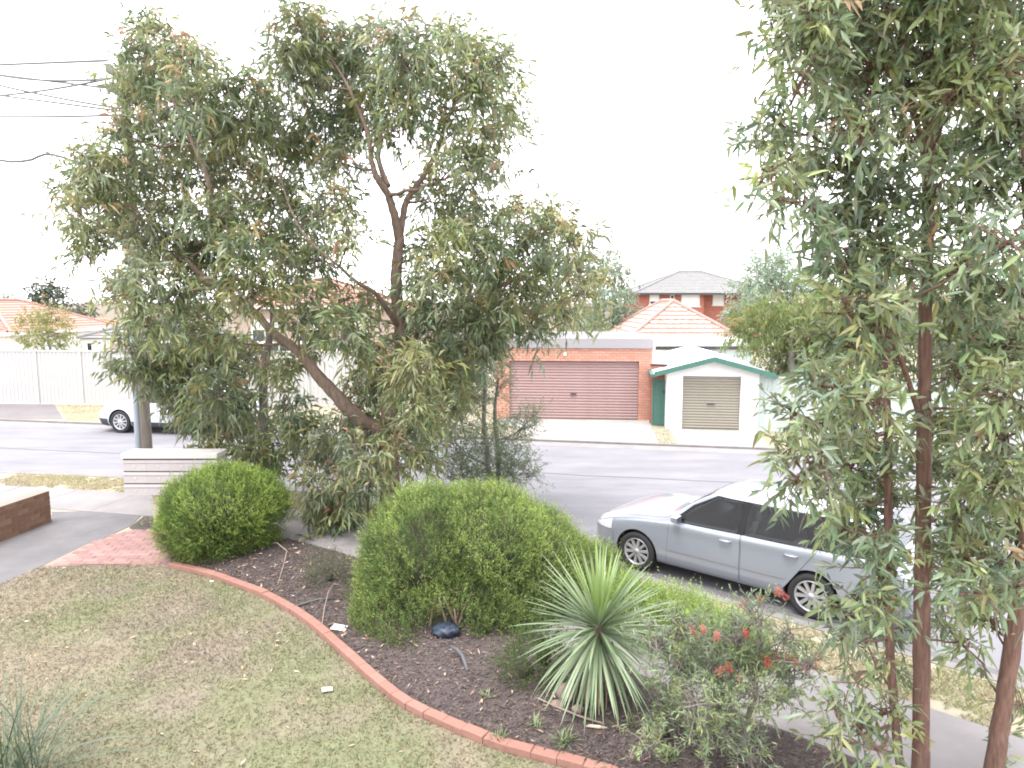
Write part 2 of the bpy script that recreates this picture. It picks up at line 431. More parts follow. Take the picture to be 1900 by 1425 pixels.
# crossover from the driveway over the verge to the road
cro = [gp(*p, GZ) for p in [(-160, 919), (62, 919), (48, 886), (-180, 886)]]
sheet('crossover', cro, GZ + .006, M['concrete'], zb=GZ - .02)
# far aprons
afs = lambda px: (fk0.y * px / 1 * 0) + (gp(px, 784 + 54 * px / 1400) - fk0).dot(fd)
sheet('apron', [*[gp(*p, GZ)[:2] for p in [(925, 777), (1205, 780)]], FK(afs(1222), .15)[:2], FK(afs(985), .15)[:2]], GZ + .006, M['apron'], zb=GZ - .02)
sheet('apron', [*[gp(*p, GZ)[:2] for p in [(1240, 795), (1402, 799)]], FK(afs(1430), .15)[:2], FK(afs(1258), .15)[:2]], GZ + .006, M['apron'], zb=GZ - .02)
sheet('apron', [gp(*p, GZ) for p in [(-220, 748), (100, 750), (118, 778), (-260, 777)]], GZ + .006, M['far_path'], zb=GZ - .02)
# soil patch by the letterbox
sheet('soil_patch', [gp(*p, GZ) for p in [(240, 980), (268, 958), (320, 958), (330, 990), (262, 990)]], GZ + .012, M['mulch'], zb=GZ - .02)

# brick paving between driveway and lawn
pav_poly = [gp(*p, GZ) for p in [(80, 1051), (160, 1012), (238, 984), (330, 984), (345, 1057), (300, 1051), (190, 1048)]]
pav = bpy.data.objects.new('brick_paving', None); COL.objects.link(pav); pav['kind'] = 'structure'
part('bedding', MB().flat(pav_poly, GZ - .02, GZ + .012), M['mortar_light'], pav)
pm = MB().cbox(-.116, .116, -.057, .057, -.03, .012, .004).mesh('paver', M['paver'])
xs = [p.x for p in pav_poly]; ys = [p.y for p in pav_poly]
row = 0; y = min(ys)
while y < max(ys):
    x = min(xs) + (row % 2) * .118
    while x < max(xs):
        tx = np.array([x - .1, x + .1, x - .1, x + .1]); ty = np.array([y - .04, y - .04, y + .04, y + .04])
        if pip(tx, ty, pav_poly).sum() >= 3:
            link('brick', pm, pav, loc=(x, y, GZ + .012 + rnd.uniform(-.003, .003)), rot=(rnd.uniform(-.01, .01), rnd.uniform(-.01, .01), rnd.uniform(-.015, .015)))
        x += .236
    y += .118; row += 1

# lawn sheet with patchy turf colours
EDGE_PX = [(318, 1053), (360, 1062), (420, 1080), (500, 1112), (570, 1155), (640, 1215), (700, 1270), (760, 1315), (840, 1352), (920, 1385), (1000, 1407), (1080, 1428), (1200, 1462), (1400, 1540)]
EDGE = spline([gp(*p, GZ) for p in EDGE_PX], .235)
lawn_poly = [tuple(p) for p in EDGE] + [(3.4, 2.0), (-12, 2.0), tuple(gp(-420, 1200, GZ)[:2]), tuple(gp(0, 1086, GZ)[:2]), tuple(gp(75, 1053, GZ)[:2]), tuple(gp(190, 1049, GZ)[:2])]
def lawn_col(x, y):
    g = fbm(x * .55 + 3, y * .55 + 9, 5) * .65 + fbm(x * 2.2, y * 2.2, 11) * .35
    g = np.clip((g - .40) / .22, 0, 1)
    bare = np.clip((fbm(x * .9 + 20, y * .9, 31) - .56) / .12, 0, 1)
    left = np.clip((y - 9.4) / 1.2, 0, 1) * np.clip((-5.2 - x) / 1.5, 0, 1)      # browner corner beside the drive
    g = g * (1 - .75 * left)
    straw = np.array([.170, .148, .105]); green = np.array([.128, .136, .074]); soil = np.array([.158, .128, .108])
    c = straw + (green - straw) * g[:, None]
    return c + (soil - c) * (np.maximum(bare * .6, left * .5))[:, None]
gx, gy = np.meshgrid(np.arange(-13, 4, .1), np.arange(2.0, 12.4, .1), indexing='ij')
nx_, ny_ = gx.shape
V = np.c_[gx.ravel(), gy.ravel(), np.full(gx.size, GZ + .004) + .010 * fbm(gx.ravel() * 1.5, gy.ravel() * 1.5, 3)]
ii, jj = np.meshgrid(np.arange(nx_ - 1), np.arange(ny_ - 1), indexing='ij')
q = np.stack([ii * ny_ + jj, (ii + 1) * ny_ + jj, (ii + 1) * ny_ + jj + 1, ii * ny_ + jj + 1], -1).reshape(-1, 4)
cx_, cy_ = V[q].mean(1)[:, 0], V[q].mean(1)[:, 1]
big = [tuple(p) for p in offset(EDGE, -.12)] + lawn_poly[len(EDGE):]
keep = pip(cx_, cy_, big)
used, inv = np.unique(q[keep].ravel(), return_inverse=True)
lc = lawn_col(V[:, 0], V[:, 1]) * (.85 + .3 * np.random.RandomState(1).rand(len(V), 1))
lw = link('lawn', npmesh('lawn', V[used], inv.reshape(-1, 4), M['lawn'], lc[used], True)); lw['kind'] = 'structure'

def grass(name, poly, n, seed, h, colf, label, drop=0.0):
    r = np.random.RandomState(seed)
    P = np.array([[p[0], p[1]] for p in poly]); lo, hi = P.min(0), P.max(0)
    x = r.uniform(lo[0], hi[0], n); y = r.uniform(lo[1], hi[1], n)
    k = pip(x, y, poly) & (fbm(x * 3, y * 3, seed) > drop)
    x, y = x[k], y[k]; n = len(x)
    B = np.c_[x, y, np.full(n, GZ + .006)]
    D = nrm(np.c_[r.normal(0, .75, n), r.normal(0, .75, n), np.full(n, .75)])
    hh = h * (.5 + r.rand(n)); hh[r.rand(n) < .05] *= 1.9; c = colf(x, y) * (.75 + .6 * r.rand(n, 1))
    dry = r.rand(n) < .22; c[dry] = np.array([.26, .21, .13]) * (.8 + .5 * r.rand(dry.sum(), 1))
    side = nrm(np.cross(D, runit(r, n))); w_ = .0045 + .004 * r.rand(n, 1)
    V = np.stack([B - side * w_, B + side * w_, B + D * hh[:, None]], 1).reshape(-1, 3)
    o = link(name, npmesh(name, V, np.arange(len(V)).reshape(-1, 3), M['blade'], np.repeat(c, 3, 0)))
    return tag(o, label, 'grass', kind='stuff')
grass('grass', big, 300000, 2, .035, lambda x, y: lawn_col(x, y) * 1.25, 'short patchy green and straw lawn grass in front of the brick edging')
vl = [tuple(p) for p in offset(KERB, .2)] ; vr = [tuple(p) for p in offset(KERB, 1.18)]
i0 = [k for k, p in enumerate(KERB) if p[0] > -11.7][0]; i1 = [k for k, p in enumerate(KERB) if p[0] > 7.5][0]
grass('grass', vl[i0:i1] + vr[i0:i1][::-1], 700000, 3, .045, lambda x, y: np.array([.40, .36, .24]) + (np.array([.27, .29, .14]) - np.array([.40, .36, .24])) * np.clip((fbm(x * 1.1, y * 1.1, 50) - .42) / .2, 0, 1)[:, None], 'dry yellowish verge grass between the footpath and the near kerb', .33)
gpoly = [gp(*p, GZ) for p in [(112, 752), (300, 754), (320, 782), (122, 780)]]
grass('grass', gpoly, 12000, 4, .05, lambda x, y: np.tile([.44, .41, .25], (len(x), 1)), 'yellow tuft of verge grass at the foot of the white fence', .35)
gpoly2 = [gp(*p, GZ) for p in [(1209, 794), (1238, 797), (1254, 824), (1222, 822)]]
grass('grass', gpoly2, 2600, 6, .05, lambda x, y: np.tile([.50, .48, .38], (len(x), 1)), 'pale grass strip between the two garage aprons', .4)

ge0 = [tuple(p) for p in offset(EDGE, -.22)]; ge1 = [tuple(p) for p in offset(EDGE, -.055)]
grass('grass', ge0 + ge1[::-1], 60000, 9, .06, lambda x, y: lawn_col(x, y) * 1.25, 'longer fringe of lawn grass along the foot of the brick edging', .36)
# garden bed: raised mulch between the edging and the footpath
PBs = offset(KERB, 2.53)
ia = int(np.argmin(np.linalg.norm(PBs - np.array(gp(322, 962, GZ)[:2]), axis=1))); ib = int(np.argmin(np.linalg.norm(PBs - np.array([6.4, 2.9]), axis=1)))
PE = PBs[ia:ib + 1]
def resamp(P, n):
    L = np.r_[0, np.cumsum(np.linalg.norm(np.diff(P, axis=0), axis=1))]; s = np.linspace(0, L[-1], n)
    return np.c_[np.interp(s, L, P[:, 0]), np.interp(s, L, P[:, 1])]
NT, NS = 150, 44
EA, EB = resamp(EDGE, NT), resamp(PE, NT)
tt = np.linspace(0, 1, NS)[None, :, None]
G = EA[:, None, :] * (1 - tt) + EB[:, None, :] * tt
hz = np.sin(np.pi * np.clip(tt[..., 0], 0, 1)) ** .6 * .13 * np.ones((NT, 1))
hz = hz + (fbm(G[..., 0].ravel() * 3, G[..., 1].ravel() * 3, 8).reshape(NT, NS) - .5) * .06 * np.sin(np.pi * tt[..., 0])
bedV = np.concatenate([G, (GZ + .016 + hz)[..., None]], -1).reshape(-1, 3)
ii, jj = np.meshgrid(np.arange(NT - 1), np.arange(NS - 1), indexing='ij')
bq = np.stack([ii * NS + jj, (ii + 1) * NS + jj, (ii + 1) * NS + jj + 1, ii * NS + jj + 1], -1).reshape(-1, 4)
bed = link('garden_bed', npmesh('garden_bed', bedV, bq, M['mulch'], None, True)); bed['kind'] = 'structure'
def bedz(x, y):
    return bedV[np.argmin((bedV[:, 0] - x) ** 2 + (bedV[:, 1] - y) ** 2), 2]
def onbed(px, py):
    p = gp(px, py, GZ + .13); p.z = bedz(p.x, p.y)
    return p
# mulch chips and fallen leaves lying on it
r = np.random.RandomState(12)
def scatter(name, n, Lr, Wr, cols, label, cat, up=.012, tmin=.03, tmax=.97, along=1.0):
    a = np.minimum((r.rand(n) ** along * (NT - 1)).astype(int), NT - 2); t = r.uniform(tmin, tmax, n); fa = r.rand(n, 1)
    e = EA[a] * (1 - fa) + EA[a + 1] * fa; p = EB[a] * (1 - fa) + EB[a + 1] * fa
    xy = e * (1 - t[:, None]) + p * t[:, None]
    idx = a * NS + np.clip((t * (NS - 1)).round().astype(int), 0, NS - 1)
    P = np.c_[xy, bedV[idx, 2] + up * r.rand(n)]
    D = nrm(np.c_[r.normal(size=(n, 2)), r.normal(0, .18, n)])
    c = np.array(cols)[r.randint(0, len(cols), n)] * (.7 + .6 * r.rand(n, 1))
    sd = nrm(np.cross(D, nrm(np.c_[r.normal(0, .35, (n, 2)), np.ones(n)])))
    V, Fc, C = leaves(P, D, r.uniform(*Lr, n), r.uniform(*Wr, n), c, r, .12, 0, sd)
    return tag(link(name, npmesh(name, V, Fc, M['litter'], C)), label, cat, kind='stuff')
scatter('mulch_chips', 45000, (.02, .06), (.007, .018), [(.055, .04, .036), (.085, .063, .056), (.036, .028, .026), (.13, .10, .085), (.065, .052, .05)], 'dark brown bark mulch chips covering the garden bed', 'mulch')
scatter('fallen_leaves', 1100, (.05, .11), (.012, .024), [(.26, .17, .13), (.34, .24, .16), (.20, .10, .075), (.42, .33, .26)], 'pale and reddish fallen leaves littering the garden bed', 'leaf litter', .03, along=2.4)

nl_ = 260; P = np.array([[p[0], p[1]] for p in lawn_poly]); r = np.random.RandomState(5)
x = r.uniform(-9, 1.5, nl_ * 3); y = r.uniform(4.5, 11.3, nl_ * 3); k = pip(x, y, lawn_poly); x, y = x[k][:nl_], y[k][:nl_]; n = len(x)
cc = np.array([(.30, .22, .16), (.40, .33, .25), (.22, .13, .09), (.34, .24, .12)])[r.randint(0, 4, n)]
D = nrm(np.c_[r.normal(size=(n, 2)), r.normal(0, .2, n)]); sd = nrm(np.cross(D, nrm(np.c_[r.normal(0, .4, (n, 2)), np.ones(n)])))
V_, F_, C_ = leaves(np.c_[x, y, np.full(n, GZ + .03)], D, r.uniform(.05, .11, n), r.uniform(.012, .028, n), cc, r, .15, 0, sd)
tag(link('fallen_leaves', npmesh('fallen_leaves', V_, F_, M['litter'], C_)), 'scattered dry fallen leaves lying on the lawn', 'leaf litter', kind='stuff')
# the curved terracotta brick edging, brick by brick
edg = thing('brick_edging', 'curved terracotta brick garden edging between lawn and mulch bed', 'edging', (float(EDGE[0][0]), float(EDGE[0][1]), GZ))
em = MB().cbox(-.115, .115, -.055, .055, -.06, .085, .007).mesh('edging_brick', M['edging'])
for k in range(len(EDGE) - 1):
    m_ = (EDGE[k] + EDGE[k + 1]) / 2; d = EDGE[k + 1] - EDGE[k]
    L = np.linalg.norm(d)
    o = link('brick', em, edg, loc=(m_[0] - EDGE[0][0] + rnd.uniform(-.003, .003), m_[1] - EDGE[0][1] + rnd.uniform(-.003, .003), rnd.uniform(-.005, .005)), rot=(rnd.uniform(-.015, .015), rnd.uniform(-.006, .006), math.atan2(d[1], d[0]) + rnd.uniform(-.006, .006)))
    o.scale = ((L - .0012) / .23, 1, 1)

# ------------------------------------------------------------------ low brick wall at the left
wA, wB = gp(96, 969, GZ), gp(0, 1006, GZ)
wd = (wB - wA).normalized(); wL = 3.6; wyaw = math.atan2(wd.y, wd.x)
wall = thing('brick_wall', 'low brown brick garden wall beside the driveway at the left', 'wall', wA, wyaw)
# local x runs towards the camera, local +y is away from the driveway? keep the wall on the far-left side
side = -1 if (Matrix.Rotation(wyaw, 3, 'Z') @ Vector((0, 1, 0))).x > 0 else 1
WH, WT = .60, .23
part('mortar_core', MB().box(.006, wL, min(side * .006, side * (WT - .006)), max(side * .006, side * (WT - .006)), -.1, WH - .006), M['mortar'], wall)
bm_ = MB().box(0, .228, 0, .1, 0, .076).mesh('wall_brick', M['wallbrick'])
bh = MB().box(0, .108, 0, WT, 0, .076).mesh('wall_brick_header', M['wallbrick'])
z = 0.0; row = 0
while z < WH - .07:
    if z + .086 > WH - .02 or row == 6:                            # top course of headers
        x = 0
        while x < wL:
            link('brick', bh, wall, loc=(x + .002, (0 if side > 0 else -WT) - .002, z + rnd.uniform(-.001, .002))); x += .118
    else:
        x = -.119 if row % 2 else 0.0
        while x < wL - .1:
            if x >= 0:
                for yy in ((0 if side > 0 else -.1), (side * WT - (.1 if side > 0 else 0))):
                    link('brick', bm_, wall, loc=(x, yy + rnd.uniform(-.002, .002), z))
            else:
                for yy in ((0 if side > 0 else -.1), (side * WT - (.1 if side > 0 else 0))):
                    o = link('brick', bm_, wall, loc=(0, yy, z)); o.scale.x = .48
            x += .238
    z += .086; row += 1

# ------------------------------------------------------------------ letterbox bank
lp = gp(283, 984, GZ); LY = lp.y
s_ = F / (LY * math.cos(PITCH) + (H - 1) * math.sin(PITCH))
x0 = at(229, 880, LY).x; x1 = at(404, 880, LY).x
zt, zb_ = at(283, 841, LY).z, at(283, 919, LY).z
lb = thing('letterbox_bank', 'pale grey bank of stacked letterboxes on posts behind the round shrub', 'letterboxes', (x0, LY, GZ))
W_ = x1 - x0; h0, h1 = zb_ - GZ, zt - GZ
part('cabinet', MB().box(0, W_, .012, .36, h0, h1 - .085), M['letter'], lb)
part('cap', MB().cbox(-.012, W_ + .012, -.03, .40, h1 - .088, h1, .012), M['letter_cap'], lb)
part('gap_shade', MB().box(.006, W_ - .006, .006, .0118, h0 + .002, h1 - .088), M['soft_gap'], lb)  # grey sheet behind the doors, paints the shadow lines between them
rh = (h1 - .10 - h0) / 3; cw = W_ / 4
dm = MB().box(.0012, cw - .0012, -.004, .005, .003, rh * .63).mesh('letterbox_door', M['letter'])
fm = MB().add([(.0012, .005, rh * .65), (cw - .0012, .005, rh * .65), (cw - .0012, -.012, rh * .66), (.0012, -.012, rh * .66), (.0012, .005, rh * .90), (cw - .0012, .005, rh * .90), (cw - .0012, -.004, rh * .90), (.0012, -.004, rh * .90)],
              [(0, 3, 2, 1), (3, 7, 6, 2), (7, 4, 5, 6), (0, 4, 7, 3), (1, 2, 6, 5)]).mesh('slot_flap', M['letter'])
lm = MB().lathe_y([(.0001, -.014), (.012, -.014), (.014, -.004)], (cw * .5, 0, rh * .4), 10).mesh('lock', M['letter_cap'])
for rr in range(3):
    for cc in range(4):
        d = link('letterbox_door', dm, lb, loc=(cc * cw, 0, h0 + rr * rh))
        link('slot_flap', fm, d); link('lock', lm, d)
for px in (283, 374):
    xx = at(px, 940, LY).x - x0
    part('post', MB().box(xx - .06, xx + .06, .12, .24, -.1, h0 - .002), M['letter_post'], lb)

# ------------------------------------------------------------------ power pole and wires
pp = gp(277, 900, GZ)
PT = at(277, 122, pp.y).z - GZ
pole = thing('power_pole', 'weathered timber power pole on the verge behind the letterboxes', 'power pole', pp)
part('pole', MB().tube([(0, 0, -.3), (0, 0, PT * .5), (0, 0, PT)], [.115, .105, .09], 14), M['timber_pole'], pole, True)
part('conduit', MB().tube([(-.165, -.03, -.1), (-.165, -.03, PT * .62)], .068, 12), M['pipe_blue'], pole, True)
hz1, hz2 = at(277, 138, pp.y).z - GZ, at(277, 170, pp.y).z - GZ
for hh in (hz1, hz2):
    cr = part('crossarm', MB().box(-.05, .05, -.6, .6, hh - .14, hh - .02), M['timber_pole'], pole)
    for yy in (-.54, -.28, .28, .54):
        part('insulator', MB().tube([(0, yy, hh - .02), (0, yy, hh + .03), (0, yy, hh + .07), (0, yy, hh + .10)], [.02, .045, .03, .015], 8), M['letter_cap'], cr)
def wire(name, a, b, sag, rad, label, m='wire', group=None):
    a, b = Vector(a), Vector(b); n = 26
    pts = [(a.lerp(b, k / n) - Vector((0, 0, sag * 4 * (k / n) * (1 - k / n)))) for k in range(n + 1)]
    base = a.copy()
    o = part(name, MB().tube([p - base for p in pts], rad, 5), M[m]); o.location = base
    return tag(o, label, 'wire', group)
g = 'overhead wires at the left'
P0 = pp + Vector((0, 0, 0))
def wl(px0, py0, Y, end, sag, rad, label):
    a = P0 + Vector((0, end[0], end[1] + .1)); b = at(px0, py0, Y)
    d = (b - a); b2 = a + d * 1.7
    wire('power_line', a, b2, sag, rad, label, group=g)
wl(0, 120, 17.5, (-.54, hz1), .0, .026, 'topmost nearly level overhead wire at the left of the photo')
wl(0, 139, 17.5, (.28, hz1 - .35), .0, .023, 'second overhead wire from the top at the left edge, faint and level')
wl(0, 168, 18.5, (-.54, hz2), .12, .024, 'dark overhead wire rising to the right towards the lower crossarm')
wl(0, 177, 17.2, (.28, hz2 - .45), .0, .022, 'faint level overhead wire, third from the bottom of the left bunch')
wl(0, 213, 19, (.54, hz2 - .42), .05, .025, 'lowest overhead wire at the left, climbing to the right')
wl(0, 118, 15.6, (-.28, hz2 + .1), .25, .022, 'thin overhead wire falling to the right from the topmost wire')
wl(0, 150, 16.2, (.28, hz2 - .4), .10, .022, 'overhead wire crossing the others and falling to the right')
cab = [at(p[0], p[1], pp.y) for p in [(-330, 330), (-120, 312), (0, 297), (20, 300), (42, 299), (60, 296), (72, 290), (84, 286), (100, 287), (118, 292), (140, 300), (190, 312), (277, 322)]]
o = part('service_cable', MB().tube([p - cab[0] for p in cab], .028, 7), M['wire_grey'], None, True); o.location = cab[0]
tag(o, 'thick grey overhead cable with a wavy bend at the left of the tree', 'cable')
wire('service_wire', P0 + Vector((.1, 0, at(277, 235, pp.y).z - GZ)), at(1900, 436, 27), .75, .014, 'single thin overhead wire sagging from the pole towards the right tree', 'wire_grey')

# ------------------------------------------------------------------ helpers for buildings
def frame_of(a, b): return math.atan2(b.y - a.y, b.x - a.x), (b - a).length
def hip_roof(house, x0, x1, y0, y1, z, pitch, m, tiles=('front',), tw=.33, cap_m=None, over=.35, cap=300):
    """hip roof over a rectangle: steps of real tiles on the named planes, stepped courses on the rest"""
    x0 -= over; x1 += over; y0 -= over; y1 += over
    W, D = x1 - x0, y1 - y0; dmax = min(W, D) / 2; tp = math.tan(pitch); cp = math.cos(pitch)
    hz_ = z + dmax * tp
    rA, rB = ((x0 + dmax, y0 + dmax, hz_), (x1 - dmax, y1 - dmax, hz_))
    c = [(x0, y0, z), (x1, y0, z), (x1, y1, z), (x0, y1, z)]
    if W >= D: ra, rb = Vector((x0 + dmax, (y0 + y1) / 2, hz_)), Vector((x1 - dmax, (y0 + y1) / 2, hz_)); f = [(0, 1, 5, 4), (1, 2, 5), (2, 3, 4, 5), (3, 0, 4)]
    else: ra, rb = Vector(((x0 + x1) / 2, y0 + dmax, hz_)), Vector(((x0 + x1) / 2, y1 - dmax, hz_)); f = [(0, 1, 4), (1, 2, 5, 4), (2, 3, 5), (3, 0, 4, 5)]
    roof = part('roof', MB().add([*c, tuple(ra), tuple(rb)], f + [(3, 2, 1, 0)]), m, house)
    planes = {'front': (Vector(c[0]), Vector(c[1]), Vector((0, 1, 0))), 'right': (Vector(c[1]), Vector(c[2]), Vector((-1, 0, 0))),
              'back': (Vector(c[2]), Vector(c[3]), Vector((0, -1, 0))), 'left': (Vector(c[3]), Vector(c[0]), Vector((1, 0, 0)))}
    step = .34 * cp; n_t = 0
    tm = MB().add([(-tw * .49, 0, .062), (-tw * .1, 0, .045), (tw * .22, 0, .047), (tw * .49, 0, .072), (-tw * .49, .40, .012), (-tw * .1, .40, .004), (tw * .22, .40, .004), (tw * .49, .40, .016),
                   (-tw * .49, 0, .0), (tw * .49, 0, .0)],
                  [(0, 1, 5, 4), (1, 2, 6, 5), (2, 3, 7, 6), (8, 9, 3, 2, 1, 0)]).mesh('roof_tile', m)
    strips = MB()
    for nme, (A, B, inn) in planes.items():
        u = (B - A).normalized(); L = (B - A).length
        up = (inn * cp + Vector((0, 0, math.sin(pitch)))).normalized(); no = u.cross(up).normalized()
        if no.z < 0: no = -no
        d = 0.0
        while d < dmax - .05:
            a, b = d, L - d
            O = A + inn * d + Vector((0, 0, d * tp))
            k = int((b - a - .1) / tw)
            if nme in tiles and k > 0 and n_t + k <= cap:
                s0 = a + ((b - a) - k * tw) / 2 + tw / 2
                for q in range(k):
                    p = O + u * (s0 + q * tw)
                    mm = Matrix(((u.x, up.x, no.x, p.x), (u.y, up.y, no.y, p.y), (u.z, up.z, no.z, p.z + rnd.uniform(0, .006)), (0, 0, 0, 1)))
                    link('tile', tm, roof, mat4=mm); n_t += 1
            else:
                d2 = min(d + step * 1.15, dmax)
                p0, p1 = O + u * a + no * .045, O + u * b + no * .045
                O2 = A + inn * d2 + Vector((0, 0, d2 * tp)); p2, p3 = O2 + u * (L - d2) + no * .006, O2 + u * d2 + no * .006
                strips.add([p0, p1, p2, p3, O + u * a, O + u * b], [(0, 1, 2, 3), (4, 5, 1, 0)])
            d += step
    if strips.v: part('tile_course', strips, m, roof)
    for a_, b_ in [(c[0], ra if W >= D else ra), (c[1], rb if W >= D else ra), (c[2], rb), (c[3], ra if W >= D else rb), (ra, rb)]:
        if (Vector(a_) - Vector(b_)).length > .2:
            up_ = Vector((0, 0, .05))
            part('ridge_cap', MB().tube([Vector(a_) + up_, Vector(b_) + up_], .085, 7), cap_m or m, roof)
    return roof
def gutter(house, x0, x1, y0, y1, z, m, over=.35, h=.14):
    x0 -= over; x1 += over; y0 -= over; y1 += over
    mb = MB()
    mb.box(x0 - .09, x1 + .09, y0 - .09, y0 + .02, z - h, z + .01); mb.box(x0 - .09, x1 + .09, y1 - .02, y1 + .09, z - h, z + .01)
    mb.box(x0 - .09, x0 + .02, y0 + .021, y1 - .021, z - h, z + .01); mb.box(x1 - .02, x1 + .09, y0 + .021, y1 - .021, z - h, z + .01)
    part('gutter', mb, m, house)
def window(house, x0, x1, z0, z1, y, fm='white_paint', pm='pane', mull=1, blind=0.0, sill=True):
    """in the wall plane facing -y"""
    t = .06
    fr = MB(); fr.box(x0, x1, y - .03, y + .05, z0, z0 + t); fr.box(x0, x1, y - .03, y + .05, z1 - t, z1)
    fr.box(x0, x0 + t, y - .03, y + .05, z0 + t, z1 - t); fr.box(x1 - t, x1, y - .03, y + .05, z0 + t, z1 - t)
    for k in range(mull):
        xm = x0 + (x1 - x0) * (k + 1) / (mull + 1); fr.box(xm - .025, xm + .025, y - .02, y + .05, z0 + t, z1 - t)
    f = part('window', fr, M[fm], house)
    part('pane', MB().box(x0 + t, x1 - t, y - .006, y - .003, z0 + t, z1 - t), M[pm], f)
    if blind: part('blind', MB().box(x0 + t + .01, x1 - t - .01, y - .010, y - .0075, z1 - t - (z1 - z0) * blind, z1 - t), M['curtain'], f)
    if sill: part('sill', MB().box(x0 - .08, x1 + .08, y - .08, y - .001, z0 - .08, z0 - .002), M['white_paint'], f)
    return f
def slat_door(parent, name, x0, x1, z0, z1, y, m, pitch):
    """roller door of real ribbed slats"""
    d = part(name, MB().box(x0, x1, y + .03, y + .05, z0, z1), m, parent)
    n = int(round((z1 - z0) / pitch)); ph = (z1 - z0) / n
    prof = [(0, .002), (.004, ph * .06), (-.002, ph * .14), (-.016, ph * .34), (-.018, ph * .55), (-.014, ph * .78), (-.002, ph * .92), (.004, ph * .97)]
    mb = MB(); k = len(prof)
    mb.add([(x0, y + a, b) for a, b in prof] + [(x1, y + a, b) for a, b in prof], [(i, i + k, i + k + 1, i + 1) for i in range(k - 1)])
    sm = mb.mesh('door_slat', m)
    for i in range(n): link('slat', sm, d, loc=(0, 0, z0 + i * ph))
    return d

# ------------------------------------------------------------------ double brick garage
gA, gB = gp(919, 776.5, GZ), gp(1208, 780.5, GZ)
gy, gL = frame_of(gA, gB)
gd = gA.y
SC = gL / 289.0                                                    # metres per photo pixel on this front
gar = thing('double_garage', 'orange brick double garage with a wide rose coloured roller door', 'garage', gA, gy)
top = (779 - 628) * SC * 1.0; bt = (779 - 646) * SC; lint = (779 - 666) * SC
dx0, dx1 = 27 * SC, 265 * SC
wallp = MB(); wallp.box(.004, dx0, .012, .24, -.1, bt); wallp.box(dx1, gL - .004, .012, .24, -.1, bt); wallp.box(dx0, dx1, .012, .24, lint, bt)
wallp.box(.004, .24, .241, 6.2, -.1, bt); wallp.box(gL - .24, gL - .004, .241, 6.2, -.1, bt); wallp.box(.004, gL - .004, 6.21, 6.4, -.1, bt)
gw = part('wall', wallp, M['mortar_light'], gar)
gb = MB().box(0, .228, 0, .05, 0, .074).mesh('garage_brick', M['gbrick'])
nc = int(bt / .086); ch = bt / nc
for k in range(nc):
    z = k * ch
    segs = [(0, dx0), (dx1, gL)] if z + .07 < lint else [(0, gL)]
    for a, b in segs:
        x = a + (-.12 if k % 2 else 0)
        while x < b - .03:
            xa, xb = max(x, a), min(x + .228, b)
            if xb - xa > .04:
                o = link('brick', gb, gw, loc=(xa, -.002, z + .005)); o.scale.x = (xb - xa) / .228
            x += .238
part('fascia', MB().box(-.05, gL + .02, -.05, -.004, bt + .004, top) , M['grey_trim'], gar)
part('roof', MB().box(-.05, gL + .02, -.003, 6.45, bt + .02, top - .03), M['flat_roof'], gar)
rd = slat_door(gar, 'roller_door', dx0 + .003, dx1 - .003, .012, lint - .004, .10, M['door_rose'], .098)
part('handle', MB().box((dx0 + dx1) / 2 - .10, (dx0 + dx1) / 2 + .10, .045, .083, .86, .90), M['dark_steel'], rd)
part('wall_lamp', MB().box(gL * .44, gL * .44 + .09, -.05, -.003, lint + .12, lint + .22), M['curtain'], gar)

# green side gate and the bit of red wall above it
hA, hB = gp(1208.5, 789, GZ), gp(1236, 790.5, GZ)
hy, hL = frame_of(hA, hB)
gs = hL / 27.5
gate = thing('side_gate', 'narrow green metal side gate between the two garages', 'gate', hA, hy)
gh = 87 * gs
fr = MB(); fr.box(0, .05, -.02, .03, 0, gh); fr.box(hL - .05, hL, -.02, .03, 0, gh); fr.box(.051, hL - .051, -.02, .03, gh - .05, gh); fr.box(.051, hL - .051, -.02, .03, .03, .08)
part('frame', fr, M['green_trim'], gate)
nb = 4; bw = (hL - .11) / nb
bmm = MB().cbox(.004, bw - .004, .0, .02, .082, gh - .052, .003).mesh('gate_board', M['green_trim'])
for k in range(nb): link('board', bmm, gate, loc=(.055 + k * bw, 0, 0))
part('latch', MB().box(hL - .14, hL - .05, -.045, -.021, gh * .72, gh * .77), M['dark_steel'], gate)
rw = thing('brick_wall', 'short strip of dark red wall behind and above the green side gate', 'wall', hA + Vector((0, .35, 0)), hy)
part('wall', MB().box(.0, hL + .05, 0, .2, -.1, gh + 24 * gs), M['redhouse'], rw)
part('coping', MB().box(-.0, hL + .06, -.03, .23, gh + 24.2 * gs, gh + 27 * gs), M['gap'], rw)

# ------------------------------------------------------------------ white single garage
aA, aB = gp(1235, 795, GZ), gp(1405, 799, GZ)
ay, aL = frame_of(aA, aB)
sc = aL / 170.0
wg = thing('single_garage', 'white gabled single garage with khaki roller door and green bargeboards', 'garage', aA, ay)
e_, pk = (796 - 689) * sc, (797 - 667) * sc
d0, d1, dt = 30 * sc, 137 * sc, (796 - 694) * sc
mb = MB()
mb.box(0, d0, 0, .15, -.1, dt); mb.box(d1, aL, 0, .15, -.1, dt)
mb.prism([(0, dt + .0005), (aL, dt + .0005), (aL, e_), (aL / 2, pk), (0, e_)], 0, .15)
mb.box(0, .12, .151, 6, -.1, e_ - .01); mb.box(aL - .12, aL, .151, 6, -.1, e_ - .01); mb.box(.0, aL, 6.001, 6.1, -.1, e_ - .01)
part('wall', mb, M['white_paint'], wg)
slat_door(wg, 'roller_door', d0 + .003, d1 - .003, .012, dt - .004, .07, M['door_khaki'], .088)
